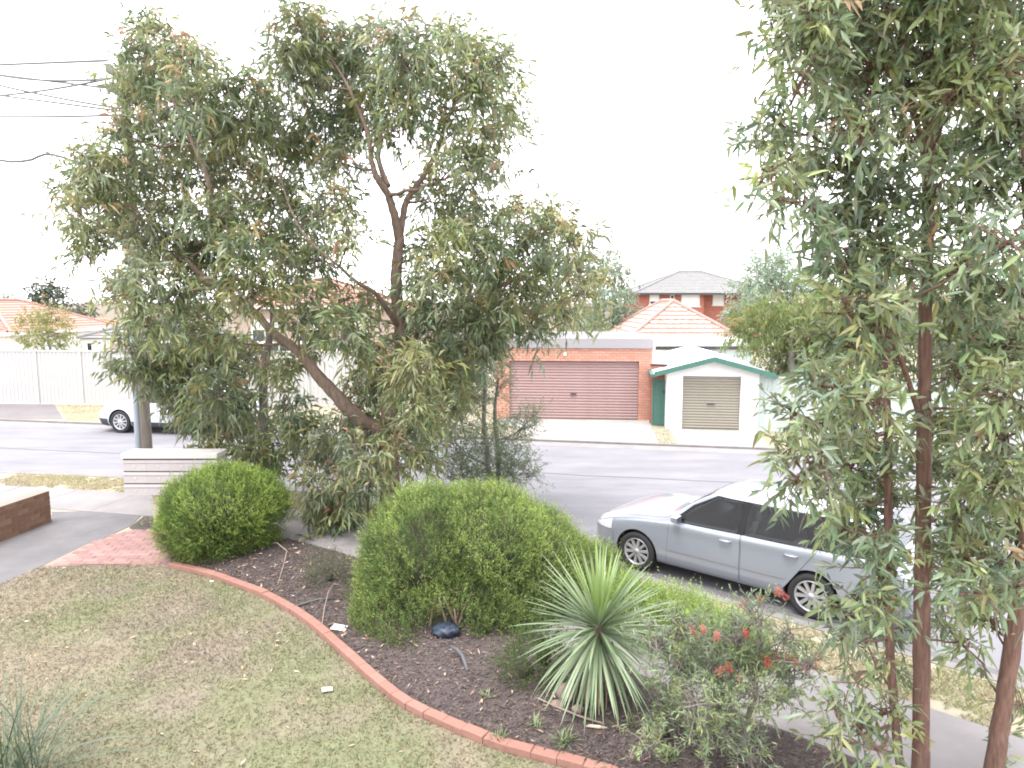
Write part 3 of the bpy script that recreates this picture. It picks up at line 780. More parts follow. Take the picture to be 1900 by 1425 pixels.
part('handle', MB().box((d0 + d1) / 2 - .12, (d0 + d1) / 2 + .12, .02, .05, .80, .83), M['dark_steel'], wg)
ov = .30; sl_ = (pk - e_) / (aL / 2)
for sg in (-1, 1):
    xe = aL / 2 + sg * (aL / 2 + ov + .12); ze = pk - sl_ * (aL / 2 + ov + .12)
    q = [(xe, ze + .0), (aL / 2, pk + .0), (aL / 2, pk + .16), (xe, ze + .16)]
    if sg > 0: q = q[::-1]
    part('bargeboard', MB().prism([(p[0], p[1] + .012) for p in q], -.28, -.24), M['green_trim'], wg)
    # ribbed metal roof sheets
    rb = MB(); n = 30
    for k in range(n):
        ya, yb = -.235 + k * 6.5 / n, -.235 + (k + 1) * 6.5 / n - .002
        ym = ya + (yb - ya) * .8
        rb.add([(xe, ya, ze + .10), (aL / 2, ya, pk + .10), (aL / 2, ym, pk + .10), (xe, ym, ze + .10), (aL / 2, (ym + yb) / 2, pk + .135), (xe, (ym + yb) / 2, ze + .135), (aL / 2, yb, pk + .10), (xe, yb, ze + .10)],
               [(0, 1, 2, 3), (3, 2, 4, 5), (5, 4, 6, 7)])
    part('roof_sheet', rb, M['white_metal'], wg)
    part('gutter', MB().box(min(xe, xe + sg * .1), max(xe, xe + sg * .1), -.22, 6.3, ze + .0, ze + .09), M['green_trim'], wg)
part('ridge_cap', MB().prism([(aL / 2 - .14, pk + .10), (aL / 2, pk + .145), (aL / 2 + .14, pk + .10), (aL / 2, pk + .17)], -.24, 6.3), M['white_metal'], wg)

# pale green fence to the right of it
def colorbond(name, label, a, b, h, m, pw, posts=True, ribs=11, hbase=GZ):
    yaw, L = frame_of(a, b)
    t = thing(name, label, 'fence', a, yaw)
    n = max(1, round(L / pw)); p = L / n
    mb = MB(); prof = []
    rw_ = (p - .07) / ribs
    for k in range(ribs):
        x = .035 + k * rw_
        prof += [(x, 0), (x + rw_ * .55, 0), (x + rw_ * .68, -.028), (x + rw_ * .87, -.028)]
    prof.append((p - .035, 0))
    mb.add([(x, y, .03) for x, y in prof] + [(x, y, h - .05) for x, y in prof], [(i, i + 1, i + 1 + len(prof), i + len(prof)) for i in range(len(prof) - 1)])
    pm_ = mb.mesh('fence_panel', m)
    rm = MB().box(.035, p - .035, -.04, .015, h - .055, h).mesh('rail', m)
    rb_ = MB().box(.035, p - .035, -.04, .015, 0, .04).mesh('bottom_rail', m)
    om = MB().box(-.034, .034, -.055, .03, -.1, h + .015).mesh('fence_post', m)
    for k in range(n):
        o = link('panel', pm_, t, loc=(k * p, 0, 0)); link('rail', rm, o); link('rail', rb_, o)
    for k in range(n + 1): link('post', om, t, loc=(k * p, 0, 0))
    return t
colorbond('metal_fence', 'pale green ribbed metal fence right of the white garage', gp(1409, 801, GZ) + Vector((0, .25, 0)), gp(1950, 826, GZ), 1.75, M['pale_green'], 2.35)
# long cream fence on the far side of the street
fA, fB = gp(-330, 747, GZ), gp(660, 754, GZ)
fsc = 0
_y, _L = frame_of(fA, fB)
fb = gp(0, 746.5, GZ)
fh = at(0, 648, fb.y).z - GZ
colorbond('metal_fence', 'long cream white metal panel fence along the far side of the street', fA, fB, fh, M['cream_steel'], 1.83)

# ------------------------------------------------------------------ houses behind
def house_at(name, label, pxl, pxr, Y, cat='house'):
    a, b = at(pxl, 560, Y), at(pxr, 560, Y); a.z = b.z = GZ
    return thing(name, label, cat, a), (b - a).length
# hip-roofed house behind the white garage
hs, L = house_at('tiled_house', 'white house with a faded pink hip roof behind the white garage', 1181, 1357, 31.0)
zg = at(1250, 627, 30.6).z - GZ
part('wall', MB().box(0, L, 0, 6.6, -.1, zg - .16), M['white_paint'], hs)
hip_roof(hs, 0, L, 0, 6.6, zg, math.radians(33), M['tile_pink'], ('front',), tw=.34)
gutter(hs, 0, L, 0, 6.6, zg, M['white_metal'])
window(hs, L * .3, L * .55, .9, 2.0, -.001)
# flat patio roof in front of it
pr, L = house_at('patio_cover', 'flat white patio roof with dark painted gap behind the white garage roof', 1212, 1400, 28.4, 'patio roof')
zp = at(1300, 633, 28.4).z - GZ
part('roof', MB().box(0, L, 0, 2.2, zp - .05, zp + .06), M['white_metal'], pr)
part('fascia', MB().box(L * .28, L, -.03, -.002, zp - .33, zp - .20), M['dark_steel'], pr)  # dark strip painted in for the shaded gap below the roof
part('beam', MB().box(0, L, -.03, -.002, zp - .197, zp + .07), M['white_paint'], pr)
part('screen', MB().box(0, L, .02, .05, -.1, zp - .36), M['pale_green'], pr)
for xx in (.05, L * .5, L - .15): part('post', MB().box(xx, xx + .1, .06, .16, -.1, zp - .052), M['white_paint'], pr)
# two-storey red brick house
th, L = house_at('brick_house', 'two storey red brick house with grey hip roof and white framed windows', 1186, 1420, 56.0)
ze = at(1250, 544, 56).z - GZ
k = L / 234.0
def tx(px): return (px - 1186) * k
def tz(py): return at(1250, py, 56).z - GZ
s1 = tx(1306)
mb = MB(); mb.box(0, s1, 0, 8, -.2, ze - .05); mb.box(s1 + .002, L, 1.0, 8, -.2, ze - .05)
part('wall', mb, M['redhouse'], th)
hip_roof(th, 0, L, 0, 8, ze, math.radians(22), M['tile_grey'], (), over=.5)
gutter(th, 0, L, 0, 8, ze, M['dark_steel'], .5, .14)
window(th, tx(1205), tx(1223), tz(565), tz(547), -.001, blind=.6, mull=0)
window(th, tx(1243), tx(1251), tz(560), tz(547), -.001, mull=0, sill=False)
window(th, tx(1264), tx(1298), tz(568), tz(546), -.001, blind=.97, mull=1)
window(th, tx(1329), tx(1350), tz(566), tz(546), .999, blind=.95, mull=1)
part('soffit', MB().box(-.45, L + .45, -.45, 8.4, ze - .045, ze - .02), M['gap'], th)
# left-hand house
lh, L = house_at('tiled_house', 'white walled house with red tile hip roof behind the fence at far left', -230, 12, 36.0)
zl = at(0, 618, 35.6).z - GZ
part('wall', MB().box(0, L, 0, 9, -.1, zl - .1), M['white_paint'], lh)
hip_roof(lh, 0, L, 0, 9, zl, math.radians(24), M['tile_red'], ('front', 'right'), tw=.33)
gutter(lh, 0, L, 0, 9, zl, M['white_metal'])
window(lh, L - 2.6, L - 1.2, .9, 2.1, -.001)
# orange roofed house further back
oh, L = house_at('tiled_house', 'low house with an orange tile roof between the yellowish tree and the carport', 96, 174, 47.0)
zo = at(140, 617, 46.6).z - GZ
part('wall', MB().box(0, L, 0, 5, -.1, zo - .1), M['creambrick'], oh)
hip_roof(oh, 0, L, 0, 5, zo, math.radians(22), M['tile_orange'], ('front',), tw=.36)
gutter(oh, 0, L, 0, 5, zo, M['white_metal'])
# carport with a grey roof
cp_, L = house_at('carport', 'dark open carport with grey pitched roof above the cream fence', 150, 330, 33.0, 'carport')
zc = at(180, 628, 33).z - GZ
hip_roof(cp_, 0, L, 0, 5, zc, math.radians(20), M['tile_grey'], (), over=.2)
part('beam', MB().box(-.1, L + .1, -.12, -.02, zc - .22, zc - .011), M['white_paint'], cp_)
part('lining', MB().box(0, L, 0, 5, zc - .05, zc - .012), M['maroon'], cp_)
part('back_wall', MB().box(0, L, 4.6, 4.8, -.1, zc - .052), M['maroon'], cp_)
for k in range(4): part('post', MB().box(k * L / 3.1 + .1, k * L / 3.1 + .22, .1, .22, -.1, zc - .052), M['dark_steel'], cp_)
# house behind the big tree
mh, L = house_at('tiled_house', 'cream brick house with red tile roof half hidden behind the big gum tree', 432, 702, 34.0)
zm = at(600, 568, 33.6).z - GZ
part('wall', MB().box(0, L, 0, 8, -.1, zm - .1), M['creambrick'], mh)
hip_roof(mh, 0, L, 0, 8, zm, math.radians(20), M['tile_red'], ('front',), tw=.34)
gutter(mh, 0, L, 0, 8, zm, M['white_metal'])
for a in (.12, .45, .74): window(mh, L * a, L * a + 1.3, zm - 1.75, zm - .65, -.001, blind=.4)
for a in (.2, .6): window(mh, L * a, L * a + 1.5, .9, 2.0, -.001)

# ------------------------------------------------------------------ cars
M['seat'] = mat('grey_seat_cloth', (.07, .07, .075), .9)
M['cabin'] = mat('cabin_lining', (.035, .035, .037), .9)
def glass_mat(name, tint, f0):
    m = bpy.data.materials.new(name); m.use_nodes = True; n = m.node_tree; n.nodes.remove(n.nodes['Principled BSDF'])
    t = n.nodes.new('ShaderNodeBsdfTransparent'); t.inputs['Color'].default_value = (*tint, 1)
    g = n.nodes.new('ShaderNodeBsdfGlossy'); g.inputs['Roughness'].default_value = .015
    fr = n.nodes.new('ShaderNodeFresnel'); fr.inputs['IOR'].default_value = f0
    ms = n.nodes.new('ShaderNodeMixShader'); n.links.new(fr.outputs[0], ms.inputs['Fac'])
    n.links.new(t.outputs[0], ms.inputs[1]); n.links.new(g.outputs[0], ms.inputs[2]); n.links.new(ms.outputs[0], n.nodes['Material Output'].inputs['Surface'])
    return m
M['carglass'] = glass_mat('tinted_car_glass', (.80, .86, .86), 1.42)
def pchip(xk, yk, x):
    xk, yk = np.array(xk, float), np.array(yk, float); h = np.diff(xk); dl = np.diff(yk) / h
    m = np.zeros(len(xk)); m[0], m[-1] = dl[0], dl[-1]
    for i in range(1, len(xk) - 1):
        if dl[i - 1] * dl[i] > 0:
            w1, w2 = 2 * h[i] + h[i - 1], h[i] + 2 * h[i - 1]
            m[i] = (w1 + w2) / (w1 / dl[i - 1] + w2 / dl[i])
    i = np.clip(np.searchsorted(xk, x, side='right') - 1, 0, len(h) - 1); t = (x - xk[i]) / h[i]
    return ((1 + 2 * t) * (1 - t) ** 2 * yk[i] + t * (1 - t) ** 2 * h[i] * m[i] + t * t * (3 - 2 * t) * yk[i + 1] + t * t * (t - 1) * h[i] * m[i + 1])
#        x     zb   wb   wm    zm   wbelt zbelt wtop  zte   ztc
WAGON = [(0.00, .30, .48, .60, .46, .60, .57, .50, .625, .635),
         (0.06, .23, .60, .70, .46, .69, .61, .58, .67, .69),
         (0.22, .19, .70, .795, .47, .77, .68, .66, .745, .775),
         (0.50, .18, .74, .835, .50, .80, .765, .70, .825, .86),
         (0.85, .18, .75, .848, .52, .825, .815, .72, .885, .92),
         (1.22, .18, .75, .848, .53, .835, .85, .73, .93, .965),
         (1.40, .18, .75, .848, .53, .837, .868, .72, .985, 1.02),
         (1.62, .18, .75, .848, .53, .838, .88, .66, 1.135, 1.18),
         (1.98, .18, .75, .848, .53, .838, .895, .60, 1.325, 1.385),
         (2.30, .18, .75, .848, .53, .838, .905, .595, 1.37, 1.432),
         (3.00, .18, .75, .848, .53, .835, .92, .59, 1.375, 1.438),
         (3.70, .19, .74, .845, .53, .825, .935, .58, 1.355, 1.415),
         (4.12, .22, .72, .83, .53, .805, .945, .57, 1.315, 1.365),
         (4.28, .24, .70, .815, .53, .79, .94, .585, 1.15, 1.19),
         (4.42, .26, .68, .80, .53, .775, .90, .62, .98, 1.00),
         (4.52, .28, .64, .775, .53, .75, .80, .64, .86, .875),
         (4.58, .32, .60, .73, .53, .71, .70, .64, .735, .745)]
def build_car(name, label, group, loc, rz, paint, spec, wheels, scale=1.0, lower=None, wagon=True):
    car = thing(name, label, 'car', loc, rz, group)
    A = np.array(spec); xk = A[:, 0]; Lc = xk[-1]
    N = 110; K = 44
    X = np.unique(np.r_[np.linspace(0, .3, 16), np.linspace(.3, Lc - .3, N), np.linspace(Lc - .3, Lc, 16)])
    P = [pchip(xk, A[:, j], X) for j in range(1, 10)]
    zb, wb, wm, zm, wbt, zbt, wt, zte, ztc = P
    ctrl = np.stack([np.stack([0 * X, zb], 1), np.stack([wb * .7, zb], 1), np.stack([wb, zb + .02], 1), np.stack([wm * .985, zb + .13], 1), np.stack([wm, zm], 1),
                     np.stack([wm * .995, zm + (zbt - zm) * .55], 1), np.stack([wbt, zbt], 1), np.stack([wbt * .35 + wt * .65, zbt * .35 + zte * .65], 1),
                     np.stack([wt, zte], 1), np.stack([wt * .86, zte + (ztc - zte) * .52], 1), np.stack([wt * .5, zte + (ztc - zte) * .88], 1), np.stack([0 * X, ztc], 1)], 1)
    nC = ctrl.shape[1]; half = []
    for s in np.linspace(0, nC - 1, K):
        i = min(int(s), nC - 2); t = s - i
        p0, p1, p2, p3 = ctrl[:, max(i - 1, 0)], ctrl[:, i], ctrl[:, i + 1], ctrl[:, min(i + 2, nC - 1)]
        half.append(.5 * (2 * p1 + (p2 - p0) * t + (2 * p0 - 5 * p1 + 4 * p2 - p3) * t * t + (3 * p1 - p0 - 3 * p2 + p3) * t ** 3))
    half = np.stack(half, 1)                                        # (nx, K, 2)
    half[:, 0, 0] = 0; half[:, -1, 0] = 0
    ring = np.concatenate([half, half[:, -2:0:-1] * np.array([-1, 1])], 1); R = ring.shape[1]
    V = np.concatenate([np.repeat(X[:, None, None], R, 1), ring], 2).reshape(-1, 3)
    nx = len(X); fs = []
    for i in range(nx - 1):
        for k in range(R):
            k2 = (k + 1) % R; fs.append((i * R + k, i * R + k2, (i + 1) * R + k2, (i + 1) * R + k))
    fs.append(tuple(range(R))); fs.append(tuple(range((nx - 1) * R, nx * R)))
    me = bpy.data.meshes.new('body'); me.from_pydata([tuple(v) for v in V], [], fs)
    bm = bmesh.new(); bm.from_mesh(me); bmesh.ops.recalc_face_normals(bm, faces=bm.faces); bm.to_mesh(me)
    src = bm                                                        # kept for the clipped panels
    me.materials.append(paint); me.materials.append(M['gap'])
    body = link('body', me, car)
    cut = MB()
    for wx, wr in wheels:
        for s in (-1, 1): cut.lathe_y([(0, -.18), (wr + .05, -.18), (wr + .05, .2), (0, .2)], (wx, s * .80, wr), 48)
    hull = [(x, s * y, z) for s in (-1, 1) for x, y, z in [(1.42, .70, .42), (4.22, .70, .42), (1.40, .74, .86), (4.22, .72, .88), (2.05, .54, 1.31), (3.92, .53, 1.32)]]
    def hullmesh(pts, mi=0):
        b = bmesh.new(); vs = [b.verts.new(p) for p in pts]
        bmesh.ops.convex_hull(b, input=vs); b.verts.ensure_lookup_table(); b.verts.index_update()
        out = ([tuple(v.co) for v in b.verts], [tuple(v.index for v in f.verts) for f in b.faces]); b.free(); return out
    w1 = [(1.50, .915), (2.43, .93), (2.43, 1.335), (2.06, 1.325), (1.74, 1.14)]
    w2 = [(2.54, .93), (3.38, .945), (3.28, 1.335), (2.54, 1.34)]
    w3 = [(3.50, .955), (4.06, .965), (4.02, 1.20), (3.90, 1.31), (3.36, 1.33)]
    cutters = [(cut.v, cut.f), hullmesh(hull)]
    for wp in (w1, w2, w3):
        for s in (-1, 1): cutters.append(hullmesh([(x, s * y, z) for x, z in wp for y in (.45, 1.0)]))
    nrm_ = Vector((-.58, 0, .81))
    cutters.append(hullmesh([tuple(Vector((x, y, z)) + nrm_ * t) for t in (-.10, .14) for x, y, z in [(1.50, .57, 1.055), (1.50, -.57, 1.055), (1.93, .49, 1.36), (1.93, -.49, 1.36)]]))
    body.parent = None
    cos = []
    me.materials.append(M['cabin'])
    for ci_, (cv, cf) in enumerate(cutters):
        cm = bpy.data.meshes.new('cut'); cm.from_pydata(cv, [], cf)
        bm2 = bmesh.new(); bm2.from_mesh(cm); bmesh.ops.remove_doubles(bm2, verts=bm2.verts, dist=1e-5); bmesh.ops.recalc_face_normals(bm2, faces=bm2.faces); bm2.to_mesh(cm); bm2.free()
        cm.materials.append(M['gap'] if ci_ == 0 else M['cabin'])
        co = bpy.data.objects.new('cut', cm); COL.objects.link(co); cos.append(co)
        md = body.modifiers.new('b', 'BOOLEAN'); md.operation = 'DIFFERENCE'; md.object = co; md.solver = 'EXACT'
        try: md.material_mode = 'TRANSFER'
        except Exception: pass
    dg = bpy.context.evaluated_depsgraph_get(); dg.update()
    nm = bpy.data.meshes.new_from_object(body.evaluated_get(dg), depsgraph=dg)
    body.modifiers.clear(); body.data = nm; nm.name = 'body'; [bpy.data.objects.remove(c_) for c_ in cos]; body.parent = car
    nm.polygons.foreach_set('use_smooth', [True] * len(nm.polygons))
    try: nm.set_sharp_from_angle(angle=math.radians(38))
    except Exception: pass
    def clip(pname, planes, off, m, parent=car, label=None, holes=()):
        b = src.copy()
        for co_, no_ in planes:
            g_ = b.verts[:] + b.edges[:] + b.faces[:]
            bmesh.ops.bisect_plane(b, geom=g_, dist=1e-6, plane_co=co_, plane_no=no_, clear_outer=True)
        for hp in holes:
            for i in range(len(hp)):
                a_, c_ = np.array(hp[i]), np.array(hp[(i + 1) % len(hp)]); dd = c_ - a_
                bmesh.ops.bisect_plane(b, geom=b.verts[:] + b.edges[:] + b.faces[:], dist=1e-6, plane_co=(a_[0], 0, a_[1]), plane_no=(dd[1], 0, -dd[0]))
        for hp in holes:
            kill = [f for f in b.faces if pip(np.array([f.calc_center_median().x]), np.array([f.calc_center_median().z]), hp)[0]]
            bmesh.ops.delete(b, geom=kill, context='FACES')
        b.normal_update()
        if not b.faces: b.free(); return None
        for v in b.verts: v.co += v.normal * off
        q = bpy.data.meshes.new(pname); b.to_mesh(q); b.free()
        q.materials.clear(); q.materials.append(m); q.polygons.foreach_set('use_smooth', [True] * len(q.polygons))
        q.polygons.foreach_set('material_index', [0] * len(q.polygons))
        return link(pname, q, parent, label=label)
    def poly_planes(poly, s, grow=0.0):                             # convex polygon in x,z on side s
        c = np.mean(poly, 0); pl = [((0, s * .3, 0), (0, -s, 0))]
        for i in range(len(poly)):
            a, b = np.array(poly[i]), np.array(poly[(i + 1) % len(poly)]); d = (b - a) / np.linalg.norm(b - a)
            n = np.array([d[1], -d[0]])
            if n.dot(c - a) > 0: n = -n
            a = a + n * grow
            pl.append(((a[0], 0, a[1]), (n[0], 0, n[1])))
        return pl
    dr1 = [(1.36, .27), (2.48, .27), (2.48, .925), (1.40, .905)]
    dr2 = [(2.50, .27), (3.05, .27), (3.50, .93), (2.50, .926)] if wheels[1][0] > 3.3 else [(2.50, .27), (3.05, .27), (3.40, .93), (2.50, .926)]
    for s in (-1, 1):
        trim = [(1.40, .90), (4.12, .955), (4.10, 1.19), (3.94, 1.335), (2.04, 1.352), (1.70, 1.165)]
        clip('window_trim', poly_planes(trim, s), .003, M['black_trim'], holes=(w1, w2, w3))
        for wp in (w1, w2, w3): clip('side_window', poly_planes(wp, s), .007, M['carglass'])
        for dp in (dr1, dr2):
            clip('door_seal', poly_planes(dp, s, .005), .002, M['gap'])
            d = clip('door', poly_planes(dp, s), .005, paint)
            xh = dp[1][0] - .20 if dp is dr1 else 3.19
            hz_ = .80
            i = np.argmin(abs(X - xh)); yh = s * (np.interp(hz_, half[i, 12:30, 1], half[i, 12:30, 0]) + .006)
            hb = MB(); hb.tube([(xh - .10, yh - s * .004, hz_), (xh - .07, yh + s * .03, hz_ + .004), (xh + .05, yh + s * .03, hz_ + .006), (xh + .08, yh - s * .004, hz_ + .004)], [.012, .014, .014, .012], 8)
            part('handle', hb, paint, d, True)
            mo = [(dp[0][0] + .02, .47), ((dp[1][0] - .01) if dp is dr1 else 3.10, .47), ((dp[1][0] - .01) if dp is dr1 else 3.13, .505), (dp[0][0] + .02, .505)]
            clip('side_moulding', poly_planes(mo, s), .016, paint, d)
        # mirror
        mz = .955; ym = s * .88
        mm = MB(); mm.add([(1.58, ym - s * .07, mz - .055), (1.58, ym + s * .08, mz - .04), (1.58, ym + s * .085, mz + .055), (1.58, ym - s * .065, mz + .065), (1.46, ym - s * .05, mz - .04), (1.47, ym + s * .05, mz - .03), (1.47, ym + s * .05, mz + .04), (1.46, ym - s * .045, mz + .05)],
                          [(0, 1, 2, 3), (4, 5, 6, 7), (0, 1, 5, 4), (1, 2, 6, 5), (2, 3, 7, 6), (3, 0, 4, 7)])
        mm.tube([(1.53, s * .80, .925), (1.53, s * .85, .945)], .022, 6)
        mr = part('mirror', mm, paint, car)
        part('mirror_glass', MB().add([(1.583, ym - s * .06, mz - .045), (1.583, ym + s * .07, mz - .032), (1.583, ym + s * .075, mz + .045), (1.583, ym - s * .055, mz + .055)], [(0, 1, 2, 3)]), M['carglass'], mr)
        clip('headlight', [((.40, 0, 0), (1, 0, 0)), ((0, s * .42, 0), (0, -s, 0)), ((0, 0, .575), (0, 0, -1)), ((.40, 0, .735), (-.35, 0, 1))], .006, M['lamp_clear'])
        if wagon: clip('tail_light', [((4.20, 0, .9), (-1, 0, -.35)), ((4.36, 0, .9), (1, 0, .55)), ((0, s * .45, 0), (0, -s, 0)), ((0, 0, .72), (0, 0, -1)), ((0, 0, 1.24), (0, 0, 1))], .010, M['lamp_red'])
        else: clip('tail_light', [((4.25, 0, .9), (-1, 0, 0)), ((0, s * .45, 0), (0, -s, 0)), ((0, 0, .70), (0, 0, -1)), ((0, 0, .86), (0, 0, 1))], .008, M['lamp_red'])
    if lower: 
        for s in (-1, 1): clip('sill_cladding', poly_planes([(wheels[0][0] + .40, .17), (wheels[1][0] - .40, .17), (wheels[1][0] - .40, .36), (wheels[0][0] + .40, .36)], s), .012, lower)
        clip('bumper', [((wheels[0][0] - .41, 0, 0), (1, 0, 0)), ((0, 0, .42), (.0, 0, 1))], .012, lower)
        clip('bumper', [((wheels[1][0] + .41, 0, 0), (-1, 0, 0)), ((0, 0, .42), (.0, 0, 1))], .012, lower)
    else:
        clip('bumper', [((.43, 0, 0), (1, 0, 0)), ((0, 0, .56), (0, 0, 1)), ((0, 0, .2), (0, 0, -1))], .012, paint)
        clip('bumper', [((wheels[1][0] + .44, 0, 0), (-1, 0, 0)), ((0, 0, .62), (0, 0, 1)), ((0, 0, .2), (0, 0, -1))], .016, paint)
    clip('grille', [((.2, 0, 0), (1, 0, 0)), ((0, .38, 0), (0, 1, 0)), ((0, -.38, 0), (0, -1, 0)), ((0, 0, .60), (0, 0, -1)), ((0, 0, .67), (0, 0, 1))], .008, M['black_trim'])
    clip('windscreen', [((1.44, 0, 0), (-1, 0, 0)), ((1.90, 0, 0), (1, 0, 0)), ((0, 0, .99), (0, 0, -1)), ((1.44, .64, 0), (.20, 1, 0)), ((1.44, -.64, 0), (.20, -1, 0))], .007, M['carglass'])
    if wagon: clip('rear_window', [((4.14, 0, 0), (-1, 0, 0)), ((4.40, 0, 0), (1, 0, 0)), ((0, 0, .99), (0, 0, -1)), ((0, .52, 0), (0, 1, 0)), ((0, -.52, 0), (0, -1, 0))], .007, M['carglass'])
    # cabin
    for x, ys_ in ((2.15, (-.36, .36)), (3.02, (-.40, 0, .40))):
        for y in ys_:
            ww = .23 if x < 2.5 else .20
            st = MB(); st.cbox(x - .22, x + .28, y - ww, y + ww, .44, .60, .03)
            st.add([(x + .22, y - ww, .58), (x + .34, y - ww, .58), (x + .34, y + ww, .58), (x + .22, y + ww, .58), (x + .40, y - ww * .85, 1.06), (x + .48, y - ww * .85, 1.06), (x + .48, y + ww * .85, 1.06), (x + .40, y + ww * .85, 1.06)],
                   [(0, 3, 2, 1), (4, 5, 6, 7), (0, 1, 5, 4), (1, 2, 6, 5), (2, 3, 7, 6), (3, 0, 4, 7)])
            so_ = part('seat', st, M['seat'], car)
            part('headrest', MB().cbox(x + .41, x + .49, y - .12, y + .12, 1.08, 1.23, .02), M['seat'], so_)
    part('dashboard', MB().add([(1.44, -.7, .6), (1.85, -.7, .6), (1.85, .7, .6), (1.44, .7, .6), (1.46, -.7, .93), (1.80, -.7, .86), (1.80, .7, .86), (1.46, .7, .93)], [(0, 3, 2, 1), (4, 5, 6, 7), (0, 1, 5, 4), (1, 2, 6, 5), (2, 3, 7, 6), (3, 0, 4, 7)]), M['black_trim'], car)
    sw = [(1.93 + .06 * math.sin(a), .36 + .18 * math.cos(a), .88 + .17 * math.sin(a)) for a in np.linspace(0, 2 * math.pi, 25)]
    part('steering_wheel', MB().tube(sw, .014, 6), M['black_trim'], car, True)
    # wheels
    for wx, wr in wheels:
        for s in (-1, 1):
            wh = bpy.data.objects.new('wheel', None); COL.objects.link(wh); wh.parent = car; wh.location = (wx, s * .745, wr); wh.empty_display_size = .1
            tp = [(wr * .67, -.085), (wr * .80, -.10), (wr * .93, -.098), (wr * .985, -.08), (wr, -.05), (wr, .05), (wr * .985, .08), (wr * .93, .098), (wr * .80, .10), (wr * .67, .085)]
            part('tyre', MB().lathe_y(tp, n=40), M['tyre'], wh, True)
            rr = wr * .70; f_ = s * .082
            rim = MB(); rim.lathe_y([(rr * .90, f_ - s * .05), (rr * .90, f_), (rr * .97, f_ + s * .012), (rr * 1.0, f_), (rr * 1.0, f_ - s * .05)], n=40)
            rim.lathe_y([(.0001, f_ + s * .006), (rr * .20, f_ + s * .004), (rr * .24, f_ - s * .02)], n=20)
            part('rim', rim, M['alloy'], wh, True)
            part('brake_disc', MB().lathe_y([(.0001, f_ - s * .07), (rr * .92, f_ - s * .07)], n=28), M['gap'], wh)
            sp = MB()
            for k in range(10):
                a = 2 * math.pi * k / 10 + .15
                c_, s2 = math.cos(a), math.sin(a); tx_, tz_ = -s2, c_
                q = []
                for rad, wd_, y in ((rr * .18, .030, f_ + s * .0), (rr * .93, .040, f_ + s * .002)):
                    for sg in (-1, 1): q.append((rad * c_ + sg * wd_ * .5 * tx_, y, rad * s2 + sg * wd_ * .5 * tz_))
                    for sg in (-1, 1): q.append((rad * c_ + sg * wd_ * .7 * tx_, y - s * .03, rad * s2 + sg * wd_ * .7 * tz_))
                sp.add(q, [(0, 1, 5, 4), (0, 4, 6, 2), (1, 3, 7, 5)])
            part('spokes', sp, M['alloy'], wh)
    src.free()
    car.scale = (scale,) * 3
    return car
wF, wR = gp(1184, 1058), gp(1500, 1146)
d_ = (wR - wF).normalized(); nn_ = Vector((-d_.y, d_.x, 0))          # nn_ points away from us
base_len = (wR - wF).length
sc1 = 1.0
orig = wF + nn_ * .80 - d_ * .85
WH1 = [(.85, .305), (3.45, .305)]
print('car wheelbase in photo', base_len)
build_car('parked_car', 'silver wagon parked along the near kerb, red tail light behind the right tree', 'cars parked in the street', orig + d_ * ((base_len - 2.6) / 2), math.atan2(d_.y, d_.x), M['silver'], WAGON, WH1)
SEDAN = [list(r_) for r_ in WAGON]
c0 = gp(226, 803); fdir = fd
orig2 = c0 + fn * .85 - fdir * .92
build_car('parked_car', 'pale bluish white car with charcoal sills parked at the cream fence behind the power pole', 'cars parked in the street', orig2, math.atan2(fdir.y, fdir.x), M['paleblue'], WAGON, [(.85, .33), (3.50, .33)], 1.08, M['charcoal_clad'])

# ------------------------------------------------------------------ vegetation
UP = np.array([0, 0, 1.0])
def foliage(C, R, r, per_area, tl, nl, L, W, droop, pal, near=False, newg=.12, newcol=((.30, .22, .07),), upb=.35, shell=2.2, flat=.9, dens=None, fold=.25, lv=.35, updown=True):
    """clumps -> twigs -> leaves. C (k,3) centres, R (k,) radii; returns mesh arrays and the twig list"""
    k = len(C); per = np.maximum(3, (per_area * R ** 2 * (dens if dens is not None else 1)).astype(int))
    ci = np.repeat(np.arange(k), per); n = len(ci)
    u = runit(r, n); rad = r.rand(n) ** (1 / shell)
    off = u * rad[:, None] * R[ci][:, None]; off[:, 2] *= flat
    tb = C[ci] + off * .82
    td = nrm(u * .75 + UP * upb + r.normal(0, .45, (n, 3)))
    tlen = tl * (.6 + .8 * r.rand(n))
    tint = (np.array(pal)[r.randint(0, len(pal), k)])[ci] * .42 + (np.array(pal)[r.randint(0, len(pal), n)]) * .58
    tint = tint * np.array([1.2, 1.2, 1.12])
    isnew = (r.rand(n) < newg * np.clip(.35 + u[:, 2] * 1.2, 0, 1.4))
    ncol = np.array(newcol)[r.randint(0, len(newcol), n)]
    ti = np.repeat(np.arange(n), nl); m = len(ti)
    t = np.tile(np.linspace(.12, 1, nl), n) + r.normal(0, .04, m)
    sag = -(t ** 2)[:, None] * UP * (tlen[ti] * .18)[:, None]
    P = tb[ti] + td[ti] * (t * tlen[ti])[:, None] + sag
    ld = nrm(td[ti] * .55 + runit(r, m) * .9 - UP * droop)
    col = tint[ti] * (.72 + .56 * r.rand(m, 1)) * (1 + r.normal(0, .06, (m, 3)))
    blend = (isnew[ti] & (t > .45))[:, None]
    col = np.where(blend, ncol[ti] * (.7 + .5 * r.rand(m, 1)), col)
    sz = (1 - lv + 2 * lv * r.rand(m))
    return leaves(P, ld, L * sz, W * (.8 + .4 * r.rand(m)), np.clip(col, .004, .9), r, fold, .12 + .25 * droop, None, near), (tb, td, tlen)

